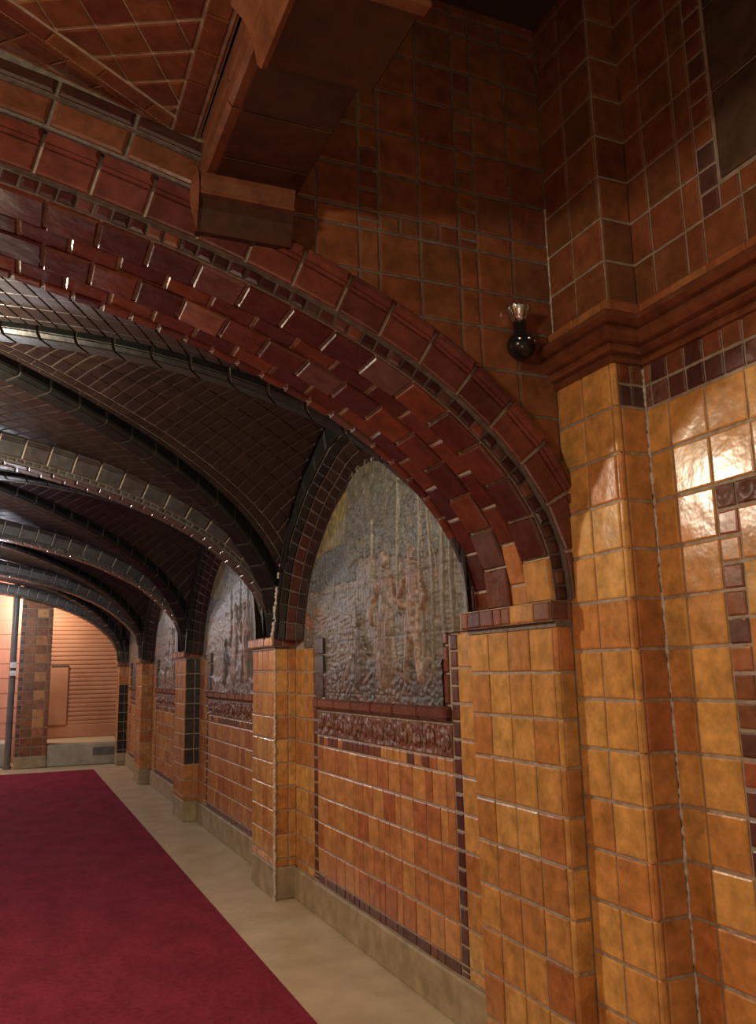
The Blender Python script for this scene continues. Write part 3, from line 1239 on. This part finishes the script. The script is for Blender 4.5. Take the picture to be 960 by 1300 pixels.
# above the cornice
t = TM()
ZU = H + 1.20
z = ZU
zrow = 0
PB0, PB1 = 1.81, 1.735      # border column
while z < 4.4:
    cols = [(YC, YC - .10), (YC - .10, YC - .25), (YC - .25, PB0)]
    for a, b in cols:
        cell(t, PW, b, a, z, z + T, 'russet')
    if zrow < 1:
        y = PB0
        while y > -1.5:
            cell(t, PW, y - T, y, z, z + T, 'russet'); y -= T
    else:
        for q in range(2):
            cell(t, PW, PB1, PB0, z + q * .079, z + (q + 1) * .079, R.choice(['purple', 'russet']))
    z += T
    zrow += 1
y = PB1
zf = ZU + T
while y > -1.2:                 # bottom row of the frame
    cell(t, PW, y - .079, y, zf, zf + .079, R.choice(['russet', 'purple', 'russet'])); y -= .079
y = PB1 - .02
zz = zf + .085
while zz < 4.3:                 # large green brown panel tiles
    y = PB1 - .012
    while y > -1.2:
        cell(t, PW, y - .30, y, zz, zz + .30, 'panel', h=.010, b=.01)
        y -= .30
    zz += .30
sheet(t, PW, YC, YC, 0, .1)
under(wall, t, 'upper_tile_field')

# pilaster
pil = empty('pilaster', (XP + .06, 2.3, 0), 'shallow ochre pilaster running up beside the near arch to the ceiling', 'pilaster', kind='structure')
t = TM()
PP, PR = planeX(XP), planeY(YC)
sheet(t, PP, YC, Y0 + .06, 0, 4.4)
sheet(t, PR, XP, XW, 0, 4.4)
z = ZK0
row = 0
while z > .03:
    zb = max(0, z - T)
    cell(t, PP, Y0 - .153, Y0 - .004, zb, z, 'yellow')
    tt = R.random()
    cell(t, PP, YC + .016, Y0 - .153, zb, z, 'yellow', tt)
    cell(t, PP, YC - .003, YC + .016, zb, z, 'yellow', tt, h=.006, b=.005, j=.002)
    cell(t, PR, XP - .003, XP + .016, zb, z, 'yellow', tt, h=.006, b=.005, j=.002)
    if row == 0:
        for q in range(2):
            for s in range(2):
                cell(t, PR, XP + .016 + s * .052, XP + .016 + (s + 1) * .052, zb + q * .079, zb + (q + 1) * .079, 'purple' if q == 0 else 'russet')
    else:
        cell(t, PR, XP + .016, XW - .006, zb, z, 'bay')
    z -= T
    row += 1
under(pil, t, 'lower_shaft')
t = TM()
z = ZU
while z < 4.4:
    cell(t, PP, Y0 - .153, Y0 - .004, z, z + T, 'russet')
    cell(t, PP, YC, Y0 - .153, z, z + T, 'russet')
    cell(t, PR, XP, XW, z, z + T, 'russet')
    z += T
under(pil, t, 'upper_shaft')

# crumbled white grout standing proud of some corners
M['grout'] = plain_mat('crumbled_white_grout', (0.40, 0.33, 0.25), (0.72, 0.66, 0.58), 0.35, 45, 0.8, 120, 0.5)


def bead(root, p0, p1, r, name='grout_bead', lump=.5, step=.012, dens=1.0):
    t = TM()
    p0, p1 = Vector(p0), Vector(p1)
    d = (p1 - p0); L_ = d.length; d.normalize()
    a = d.orthogonal().normalized(); b = d.cross(a)
    n = int(L_ / step)
    rings = []
    for i in range(n + 1):
        q = p0 + d * (L_ * i / n)
        rr = r * (1 + lump * R.uniform(-1, 1))
        if R.random() > dens: rr *= .35
        ox = a * R.uniform(-.3, .3) * r + b * R.uniform(-.3, .3) * r
        ring = []
        for j in range(6):
            an = j * math.pi / 3
            ring.append(len(t.v))
            t.v.append((q + ox + (a * math.cos(an) + b * math.sin(an)) * rr)[:])
        rings.append(ring)
    mi = t.mi('grout')
    for r0, r1 in zip(rings, rings[1:]):
        for j in range(6):
            k_ = (j + 1) % 6
            t.f.append((r0[j], r0[k_], r1[k_], r1[j])); t.m.append(mi); t.t.append(.5)
    return under(root, t, name, True)


bead(pier_white, (XR - .004, PIERS[1][0] - .005, .0), (XR - .004, PIERS[1][0] - .005, 1.22), .011, lump=.3)
bead(pier_white, (XR - .003, PIERS[1][0] - .004, 1.22), (XR - .003, PIERS[1][0] - .004, H + .17), .0055, lump=.3)
for q_, (za_, zb_) in enumerate(((.25, .36), (.38, .60), (.66, .70), (.74, .755))):
    bead(pier_white, (XR - .026, PIERS[1][0] - .016 - (za_ - .25) * .34, H + za_), (XR - .026, PIERS[1][0] - .016 - (zb_ - .25) * .34, H + zb_), .010, name='lime_drip', lump=.6)
bead(pil, (XW - .004, YC - .004, .0), (XW - .004, YC - .004, H + .975), .0062, dens=.85)
bead(pil, (XP - .001, Y0 - .002, H + 1.21), (XP - .001, Y0 - .002, H + 1.72), .0055, lump=.25)

# cornice: moulded profile wrapped around pilaster and wall -------------
PROF = [(.000, .985), (.018, .988), (.022, 1.000), (.018, 1.010), (.012, 1.014), (.030, 1.020), (.038, 1.030), (.036, 1.042), (.026, 1.046), (.046, 1.054), (.060, 1.066), (.066, 1.080), (.062, 1.092), (.050, 1.096), (.070, 1.104), (.084, 1.116), (.086, 1.130), (.078, 1.138), (.004, 1.140)]
path = [(XP, Y0 - .002), (XP, YC), (XW, YC), (XW, -2.5)]
outn = [(-1, 0), (-1, -1), (-1, -1), (-1, 0)]
cor = empty('trim_cornice', (XP, 2.1, H + .98), 'dark brown moulded cornice wrapping the pilaster and near right wall', 'cornice', kind='structure')
t = TM()
for i in range(3):
    # subdivide into moulding pieces on the long wall run
    a, b = path[i], path[i + 1]
    na, nb = outn[i], outn[i + 1]
    ll = math.hypot(b[0] - a[0], b[1] - a[1])
    n = max(1, round(ll / .31))
    for q in range(n):
        f0, f1 = q / n, (q + 1) / n
        for (d0, z0), (d1, z1) in zip(PROF, PROF[1:]):
            def pt(f, d, z):
                # at the corners the profile is mitred
                o = (na[0], na[1]) if f <= 0 else (nb[0], nb[1]) if f >= 1 else ((-1, 0) if i != 1 else (0, -1))
                return (a[0] + (b[0] - a[0]) * f + o[0] * d, a[1] + (b[1] - a[1]) * f + o[1] * d, z + H)
            t.poly([pt(f0, d0, z0), pt(f1, d0, z0), pt(f1, d1, z1), pt(f0, d1, z1)], 'cornice', ((-1, 0, .0) if i != 1 else (0, -1, 0)), R.random())
under(cor, t, 'moulding')
t = TM()     # flat course of tile standing on the moulding
for (pl, u0, u1) in ((planeX(XP - .022), YC - .022, Y0), (planeY(YC - .022), XP - .022, XW - .0), (planeX(XW - .012), -1.5, YC - .022)):
    u = u1
    while u > u0 + .01:
        w = min(.155, u - u0)
        cell(t, pl, u - w, u, H + 1.148, H + 1.205, 'bay', R.choice([0, .2, .9, .8]), j=.002)
        u -= w
t.box((XP - .021, YC - .021, H + 1.147), (XW, Y0, H + 1.204), 'mortar')
t.box((XW - .011, -2.5, H + 1.147), (XW + .02, YC, H + 1.204), 'mortar')
under(cor, t, 'top_course')

# ------------------------------------------------------------------ spandrel wall over the near arch
sp = empty('wall_spandrel', (X0, Y0, 3.2), 'dim russet tiled wall above the near arch', 'wall', kind='structure')
t = TM()
PS = planeY(Y0)
# columns from the right hand corner: plain, plain, half ...
xe = [XP, 1.617, 1.467]
xs = [(1.617, XP), (1.467, 1.617), (1.392, 1.467), (1.235, 1.392), (1.078, 1.235), (1.003, 1.078)]
x = 1.003
while x > -2.0:
    xs.append((x - .155, x)); x -= .155
ARC_S = [(ARC.off(ARC.L * i / 160, .10), ARC.nrm(ARC.L * i / 160)) for i in range(161)]


def arch_clip(cx, cz):
    b = min(ARC_S, key=lambda q: (q[0][0] - cx) ** 2 + (q[0][1] - cz) ** 2)
    (px, pz), (nx, nz) = b
    return (-nx, -nz, -(nx * px + nz * pz))


zrows = []
z = H + 1.20
while z > H + .4:
    zrows.append((z - T, z)); z -= T
z = H + 1.20
rr = [T, T, .079, T, T, T, T, T, .079, T, T]
# course heights above the cornice line: half course near 1.49 .. 1.56
zc = H + 1.20
lst = [.137, .155, .072, .155, .165, .165, .165, .165, .079, .158, .158]
for hgt in lst:
    zrows.append((zc, zc + hgt)); zc += hgt
for (za, zb) in zrows:
    half = (zb - za) < .1
    for (xa, xb) in xs:
        cl = arch_clip((xa + xb) / 2, (za + zb) / 2)
        narrow = (xb - xa) < .1
        infr = 1.003 <= xa and xb <= 1.468 and H + 1.49 <= za + .01 and zb <= H + 2.33
        if narrow and infr:
            for q in range(2):
                m0, m1 = za + (zb - za) * q / 2, za + (zb - za) * (q + 1) / 2
                cell(t, PS, xa, xb, m0, m1, 'russet', R.choice([.0, .4, .8, 1.0]), clips=(cl,))
        elif half and infr:
            n = max(1, round((xb - xa) / .079))
            for q in range(n):
                cell(t, PS, xa + (xb - xa) * q / n, xa + (xb - xa) * (q + 1) / n, za, zb, 'russet', R.choice([.2, 1.0, .5]), clips=(cl,))
        else:
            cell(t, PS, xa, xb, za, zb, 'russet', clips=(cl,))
# backing in strips above the arch
n = 100
for i in range(n):
    s0, s1 = ARC.L * i / n, ARC.L * (i + 1) / n
    a, b = ARC.off(s0, .06), ARC.off(s1, .06)
    if a[0] < XP + .3 or True:
        t.poly([(min(a[0], XP), Y0, a[1]), (min(b[0], XP), Y0, b[1]), (min(b[0], XP), Y0, 4.4), (min(a[0], XP), Y0, 4.4)], 'mortar_dark', (0, -1, 0))
t.poly([(XP + .02, Y0 + .003, SPRING), (XP - .06, Y0 + .003, SPRING), (XP - .06, Y0 + .003, 4.4), (XP + .02, Y0 + .003, 4.4)], 'mortar_dark', (0, -1, 0))
under(sp, t, 'tile_field')

# frieze band of large tiles following the arch on its left half, under the low ceiling
t = TM()
s = ARC.L * .0
ss = [ARC.L * i / 400 for i in range(401)]
s_start = min((q for q in ss if ARC.off(q, .2)[0] < .44))
d = s_start
first = True
while d < ARC.L * .62:
    ln = .22
    e0, e1 = d + .007, d + ln - .007

    def FP(dd, r, y):
        p = ARC.off(dd, r)
        return (p[0], y, p[1])
    n = ARC.nrm(d + ln / 2)
    t.tile([FP(e0, .20, Y0 - .052), FP(e1, .20, Y0 - .052), FP(e1, .285, Y0 - .052), FP(e0, .285, Y0 - .052)], (0, -1, 0), 'amber', .012, .008)
    t.poly([FP(d, .19, Y0 - .052), FP(d + ln, .19, Y0 - .052), FP(d + ln, .295, Y0 - .052), FP(d, .295, Y0 - .052)], 'mortar_dark', (0, -1, 0))
    t.poly([FP(d, .19, Y0 - .052), FP(d + ln, .19, Y0 - .052), FP(d + ln, .19, Y0), FP(d, .19, Y0)], 'mortar_dark', (-n[0], 0, -n[1]))
    t.tile([FP(e0, .29, Y0 - .075), FP(e1, .29, Y0 - .075), FP(e1, .335, Y0 - .075), FP(e0, .335, Y0 - .075)], (0, -1, 0), 'beam', .012, .008)
    t.poly([FP(d, .288, Y0 - .075), FP(d + ln, .288, Y0 - .075), FP(d + ln, .42, Y0 - .075), FP(d, .42, Y0 - .075)], 'mortar_dark', (0, -1, 0))
    t.poly([FP(d, .288, Y0 - .075), FP(d + ln, .288, Y0 - .075), FP(d + ln, .288, Y0 - .05), FP(d, .288, Y0 - .05)], 'mortar_dark', (-n[0], 0, -n[1]))
    d += ln
under(sp, t, 'frieze_band')

# ------------------------------------------------------------------ beam on its corbel
BX0, BX1 = .445, .750
BZ = H + 1.51
beam = empty('ceiling_beam', (.6, 2.0, BZ), 'dark tiled beam running overhead from the near arch wall', 'beam', kind='structure')
t = TM()
yA, yB = 1.79, Y0
t.box((BX0 + .03, yA, BZ + .001), (BX1, yB, BZ + .5), 'mortar_dark')
y = yB
while y > yA + .01:
    a = max(yA, y - .22)
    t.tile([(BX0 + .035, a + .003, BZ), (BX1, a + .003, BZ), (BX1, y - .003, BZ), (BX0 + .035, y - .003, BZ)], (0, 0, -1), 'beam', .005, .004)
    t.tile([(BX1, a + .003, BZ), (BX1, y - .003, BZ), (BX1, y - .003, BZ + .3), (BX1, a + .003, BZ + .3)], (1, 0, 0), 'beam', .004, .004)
    y = a
under(beam, t, 'soffit')
t = TM()     # amber moulded edge on the left
prof = [(.045, -.002), (.012, -.006), (0, .010), (-.004, .035), (.006, .060), (.0, .075), (.0, .14)]
y = yB
while y > .6:
    a = y - .45
    for (p0, q0), (p1, q1) in zip(prof, prof[1:]):
        t.poly([(BX0 + p0, a + .002, BZ + q0), (BX0 + p0, y - .002, BZ + q0), (BX0 + p1, y - .002, BZ + q1), (BX0 + p1, a + .002, BZ + q1)], 'amber', (-1, 0, -.3), .5)
    y = a
t.box((BX0 + .03, .6, BZ + .01), (BX0 + .1, yB, BZ + .14), 'mortar_dark')
under(beam, t, 'edge_moulding')
t = TM()     # deeper nearer length of the beam with its cove
NZ_ = BZ - .035
t.rbox((BX0 + .036, -.6, NZ_), (BX1 + .028, yA, BZ + .5), 'beam', .008, .4)
under(beam, t, 'deep_length')
t = TM()
cove = [(.040, NZ_ - .030), (.026, NZ_ - .034), (.016, NZ_ - .024), (.010, NZ_ + .01), (.0, NZ_ + .05), (-.020, NZ_ + .09), (-.050, NZ_ + .12), (-.056, NZ_ + .17)]
ye, yn = yA - .03, -.6
for (p0, q0), (p1, q1) in zip(cove, cove[1:]):
    t.poly([(BX0 + p0, yn, q0), (BX0 + p0, ye, q0), (BX0 + p1, ye, q1), (BX0 + p1, yn, q1)], 'amber', (-1, 0, -.5), .9)
t.poly([(BX0 + p, ye, q) for p, q in cove] + [(BX0 + .040, ye, NZ_ + .17)], 'amber', (0, 1, 0), .4)
t.poly([(BX0 + .040, yn, NZ_ - .030), (BX0 + .040, ye, NZ_ - .030), (BX0 + .040, ye, NZ_ + .05), (BX0 + .040, yn, NZ_ + .05)], 'beam', (1, 0, 0), .4)
under(beam, t, 'cove_moulding')


t = TM()
t.rbox((BX0 + .02, 1.44, NZ_ - .020), (BX1 + .032, 1.485, NZ_ + .002), 'amber', .008, .5)
under(beam, t, 'cross_roll')


def corbel(yw, sgn, label):
    """a corbel block running along x under the beam; its curved profile shows on the end"""
    root = empty('corbel', (.6, yw, BZ - .1), label, 'corbel', kind='structure')
    pr = [(0, -.175), (.030, -.172), (.048, -.150), (.060, -.110), (.064, -.078), (.078, -.070), (.080, -.060), (.068, -.052), (.085, -.020), (.090, .0), (.090, .035), (.0, .035)]
    t = TM()
    x0, x1 = BX0 - .004, BX1 - .01
    for i, ((d0, z0), (d1, z1)) in enumerate(zip(pr, pr[1:])):
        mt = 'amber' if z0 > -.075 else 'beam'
        t.poly([(x0, yw - sgn * d0, BZ + z0), (x1, yw - sgn * d0, BZ + z0), (x1, yw - sgn * d1, BZ + z1), (x0, yw - sgn * d1, BZ + z1)], mt, (0, -sgn, -.4), .3 + .1 * (i % 3))
    for x, nx in ((x0, -1), (x1, 1)):
        t.poly([(x, yw - sgn * d_, BZ + z_) for d_, z_ in pr], 'amber' if nx < 0 else 'beam', (nx, 0, 0), .3)
    under(root, t, 'block')
    t = TM()      # ogee leaf on the left end
    leaf = []
    for i in range(15):
        f = i / 14
        w = .042 * math.sin(math.pi * f) ** .7 * (1 - .35 * f)
        leaf.append((w, BZ + .03 - .205 * f))
    yc = yw - sgn * .045
    for i in range(14):
        (w0, z0), (w1, z1) = leaf[i], leaf[i + 1]
        for s_ in (-1, 1):
            t.poly([(x0 - .004, yc + s_ * w0, z0), (x0 - .026 * min(1, w0 * 30), yc, z0), (x0 - .026 * min(1, w1 * 30), yc, z1), (x0 - .004, yc + s_ * w1, z1)], 'amber', (-1, s_ * .5, 0), .8)
    under(root, t, 'end_leaf')
    return root


corbel(Y0 - .032, 1, 'amber and brown moulded corbel on the arch wall under the overhead beam')

# ------------------------------------------------------------------ low tiled ceiling left of the beam
ceil = empty('ceiling_vault', (-.4, 1.8, BZ + .15), 'glossy brown tiled ceiling with diagonal groin left of the beam', 'ceiling', kind='structure')
gc = (BX0 - .005, Y0 - .03)
gd = (-.895, -.446)


def gs(x, y):
    return max(0, (x - gc[0]) * gd[0] + (y - gc[1]) * gd[1])


def z_right(x, y):
    return BZ + .135 + .055 * min(gs(x, y), 2) + .05 * math.sin(min(1, max(0, gc[0] - x) / .9) * math.pi / 2)


def z_left(x, y):
    yg = gc[1] + (x - gc[0]) * gd[1] / gd[0]
    xx = gc[0] + (y - gc[1]) * 0
    return z_right(x, yg) + .30 * max(0, y - yg)


far_ = (gc[0] + gd[0] * 2.2, gc[1] + gd[1] * 2.2)
ny_ = (-gd[1], gd[0])
t = TM()
# edge course along the beam, then courses square to the groin
regR = [gc, far_, (far_[0], .3), (gc[0], .3)]
e1 = gc[0] - .085
stripR = clip([p for p in regR], -1, 0, -e1)
restR = clip([p for p in regR], 1, 0, e1)
gl = math.hypot(*gd)
# keep a course of groin bricks
nn = (-gd[1] / gl, gd[0] / gl)
if nn[1] > 0: nn = (-nn[0], -nn[1])
kk = nn[0] * gc[0] + nn[1] * gc[1]
groin = clip(restR, nn[0], nn[1], kk + .06)
main = clip(restR, -nn[0], -nn[1], -(kk + .06))
M['ceil'] = tile_mat('glossy_brown_ceiling_tile', [(0.11, 0.032, 0.018), (0.15, 0.050, 0.022), (0.18, 0.070, 0.028), (0.12, 0.034, 0.02)], 0.17)
web_tiles(t, stripR, (0, 1), z_right, .13, .085, 'ceil', 'mortar')
web_tiles(t, groin, gd, z_right, .16, .06, 'ceil', 'mortar')
web_tiles(t, main, (.84, -.54), z_right, .115, .10, 'ceil', 'mortar', stag=0, j=.006, ju=.0025)
under(ceil, t, 'right_web')
t = TM()
regL = [gc, (gc[0] - 2.0, gc[1]), far_]
b1 = clip(regL if area2(regL) > 0 else regL[::-1], 0, -1, -(gc[1] - .06))
b2 = clip(regL if area2(regL) > 0 else regL[::-1], 0, 1, gc[1] - .06)
web_tiles(t, b1, (1, 0), z_left, .15, .06, 'ceil', 'mortar')
web_tiles(t, b2, gd, z_left, .115, .105, 'ceil', 'mortar', stag=0)
under(ceil, t, 'wall_web')

# ------------------------------------------------------------------ enclosing shell out of sight
t = TM()
t.poly([(-4.5, Y0 + .02, 3.75), (3.2, Y0 + .02, 3.75), (3.2, 19, 3.75), (-4.5, 19, 3.75)], 'plaster', (0, 0, -1))  # unseen slab added over the passage to keep world light out
t.poly([(BX1, -1.5, 4.02), (3.2, -1.5, 4.02), (3.2, Y0 + .05, 4.02), (BX1, Y0 + .05, 4.02)], 'plaster', (0, 0, -1))
t.poly([(-4.5, -1.5, 3.42), (BX1, -1.5, 3.42), (BX1, Y0 + .05, 3.42), (-4.5, Y0 + .05, 3.42)], 'plaster', (0, 0, -1))
tag(t.build('ceiling'), 'dark plaster ceiling, with an unseen slab added above the tiled vaults to block light', 'ceiling', kind='structure')
t = TM()
t.poly([(XB + .03, Y0, 0), (XB + .03, 19, 0), (XB + .03, 19, 3.75), (XB + .03, Y0, 3.75)], 'plaster', (-1, 0, 0))
tag(t.build('wall_outer'), 'dark plaster backing of the bay walls', 'wall', kind='structure')
t = TM()
t.poly([(2 * X0 - XB, -1.5, 0), (2 * X0 - XB, 19, 0), (2 * X0 - XB, 19, 3.75), (2 * X0 - XB, -1.5, 3.75)], 'bay', (1, 0, 0))
tag(t.build('wall_left'), 'brown wall on the left side of the passage', 'wall', kind='structure')

# ------------------------------------------------------------------ far end: platform, shutter, pillar, pipe
t = TM()
t.rbox((.60, 16.2, 0), (XB, 18.0, .375), 'concrete', .02)
k0 = len(t.f)
t.poly([(.62, 16.215, .3765), (XB, 16.215, .3765), (XB, 18.0, .3765), (.62, 18.0, .3765)], 'sand', (0, 0, 1))
t.box((1.35, 16.195, .16), (1.78, 16.2, .30), 'greypipe')
tag(t.build('stone_platform'), 'low grey concrete step with sandy top below the orange shutter', 'step')
t = TM()
t.rbox((-2.4, 16.6, 0), (-.02, 17.49, .42), 'concrete', .02)
tag(t.build('stone_platform'), 'pale grey concrete step below the pink wall at left edge', 'step')

sh = empty('roller_shutter', (1.2, 17.85, .38), 'orange painted roller shutter at the far end of the passage', 'shutter')
t = TM()
z = .62
while z < 3.3:
    hgt = .082
    pr = [(0, 0), (-.010, .008), (-.012, .045), (-.006, .066), (.006, .070), (.006, .078), (0, hgt)]
    for (d0, a0), (d1, a1) in zip(pr, pr[1:]):
        t.poly([(.2, 17.85 + d0, z + a0), (2.15, 17.85 + d0, z + a0), (2.15, 17.85 + d1, z + a1), (.2, 17.85 + d1, z + a1)], 'shutter', (0, -1, 0))
    z += hgt
under(sh, t, 'slat_curtain')
t = TM()
t.rbox((.2, 17.82, .378), (2.15, 17.87, .62), 'shutter', .01)
under(sh, t, 'bottom_panel')
t = TM()
t.rbox((.62, 17.80, .62), (.98, 17.842, 1.72), 'shutter', .01)
under(sh, t, 'patch_panel')
t = TM()
t.rbox((.66, 17.79, 1.725), (.98, 17.845, 1.755), 'greypipe', .004)
under(sh, t, 'handle_slot')

t = TM()
t.poly([(-4.4, 17.5, 0), (.22, 17.5, 0), (.22, 17.5, 3.7), (-4.4, 17.5, 3.7)], 'pink', (0, -1, 0))
for q in range(12):
    zz = .45 + q * .27
    t.box((-2.4, 17.494, zz), (.22, 17.5, zz + .012), 'shutter')
tag(t.build('wall_end'), 'pink painted wall at the left edge beyond the last arch', 'wall', kind='structure')
t = TM()
t.poly([(.0, 18.3, 0), (2.6, 18.3, 0), (2.6, 18.3, 3.7), (.0, 18.3, 3.7)], 'plaster', (0, -1, 0))
tag(t.build('wall_back'), 'dark wall behind the shutter', 'wall', kind='structure')

pr_ = empty('pillar', (.32, 16.45, 0), 'square brown tiled pillar standing beyond the farthest arch', 'pillar', kind='structure')
t = TM()
px0, px1, py0, py1 = .075, .585, 16.2, 16.75
for pl, u0, u1 in ((planeY(py0), px0, px1), (planeX(px0), py0, py1), ((lambda u, v: (px1, u, v), (1, 0, 0)), py0, py1)):
    sheet(t, pl, u0, u1, 0.15, 3.5)
    z = .2
    while z < 3.4:
        w = (u1 - u0)
        cell(t, pl, u0, u0 + w * .14, z, z + T / 2, 'purple'); cell(t, pl, u0, u0 + w * .14, z + T / 2, z + T, 'russet')
        cell(t, pl, u0 + w * .14, u0 + w * .5, z, z + T, 'russet'); cell(t, pl, u0 + w * .5, u0 + w * .86, z, z + T, R.choice(['russet', 'russet', 'bay']), R.random())
        cell(t, pl, u0 + w * .86, u1, z, z + T, 'russet')
        z += T
under(pr_, t, 'shaft')
t = TM()
t.rbox((px0 - .01, py0 - .015, 0), (px1 + .01, py1, .2), 'plinth', .015)
under(pr_, t, 'plinth')

t = TM()
t.lathe([(0, 0), (.07, 0), (.07, .05), (.055, .06), (.055, 3.5), (0, 3.5)], 'greypipe', (-.03, 16.3, 0), seg=20)
tag(t.build('drain_pipe', smooth=False), 'grey upright pipe beside the far pillar', 'pipe')
for i, (za, zb, lb) in enumerate(((1.565, 1.655, 'lower white switch box on the grey pipe'), (1.70, 1.80, 'upper white switch box on the grey pipe'))):
    r_ = empty('switch_box', (-.02, 16.22, za), lb, 'switch')
    t = TM()
    t.rbox((-.075, 16.20, za), (.035, 16.229, zb), 'white', .008)
    under(r_, t, 'case')
    t = TM()
    t.rbox((-.035, 16.190, za + .03), (-.005, 16.20, zb - .03), 'white', .003)
    under(r_, t, 'toggle')

# ------------------------------------------------------------------ small black lamp on the spandrel
lx, ly = 1.612, Y0 - .035
fx = empty('wall_lamp', (lx, Y0, H + 1.06), 'small black ball lamp with chrome flared top on the wall above the arch', 'lamp')
t = TM()
t.lathe([(0, -.052), (.012, -.0505), (.024, -.046), (.036, -.037), (.045, -.026), (.050, -.013), (.052, 0), (.050, .013), (.045, .026), (.036, .037), (.024, .046), (0, .052)], 'black', (lx, ly, H + 1.132), seg=32)
under(fx, t, 'ball_housing', True)
t = TM()
t.lathe([(0, 0), (.027, 0), (.027, .006), (.024, .01), (.023, .055), (.025, .06), (.025, .068), (0, .068)], 'black', (lx - .002, ly, H + 1.160), seg=28)
under(fx, t, 'neck')
t = TM()
pr = [(.0, .0), (.025, .0), (.027, .012), (.033, .02), (.041, .035), (.046, .048), (.047, .054), (.044, .055), (.040, .046), (.028, .022), (0, .018)]
t.lathe(pr, 'chrome', (lx - .004, ly, H + 1.222), seg=32)
under(fx, t, 'flared_cup', True)
t = TM()
for i in range(18):
    a = 2 * math.pi * i / 18
    c_, s_ = math.cos(a), math.sin(a)
    for (r0, h0), (r1, h1) in zip(pr[2:6], pr[3:7]):
        q = []
        for (r, h_) in ((r0, h0), (r1, h1)):
            for w in (-.0016, .0016):
                q.append((lx - .004 + c_ * (r + .0016) - s_ * w, ly + s_ * (r + .0016) + c_ * w, H + 1.222 + h_))
        t.poly([q[0], q[1], q[3], q[2]], 'chrome', (c_, s_, -.2))
under(fx, t, 'cup_ribs')
t = TM()
t.lathe([(0, 0), (.038, 0), (.038, .006), (.033, .010), (0, .010)], 'black', (lx, Y0 - .006, H + 1.132), axis='y', seg=28)
under(fx, t, 'back_plate')
for s_ in (-1, 0, 1):
    t = TM()
    t.lathe([(0, 0), (.006, .0), (.006, .006), (.003, .009), (0, .009)], 'chrome', (lx + s_ * .03, ly - .035 - (.014 if s_ == 0 else 0), H + 1.142), axis='y', seg=14)
    under(fx, t, 'screw')
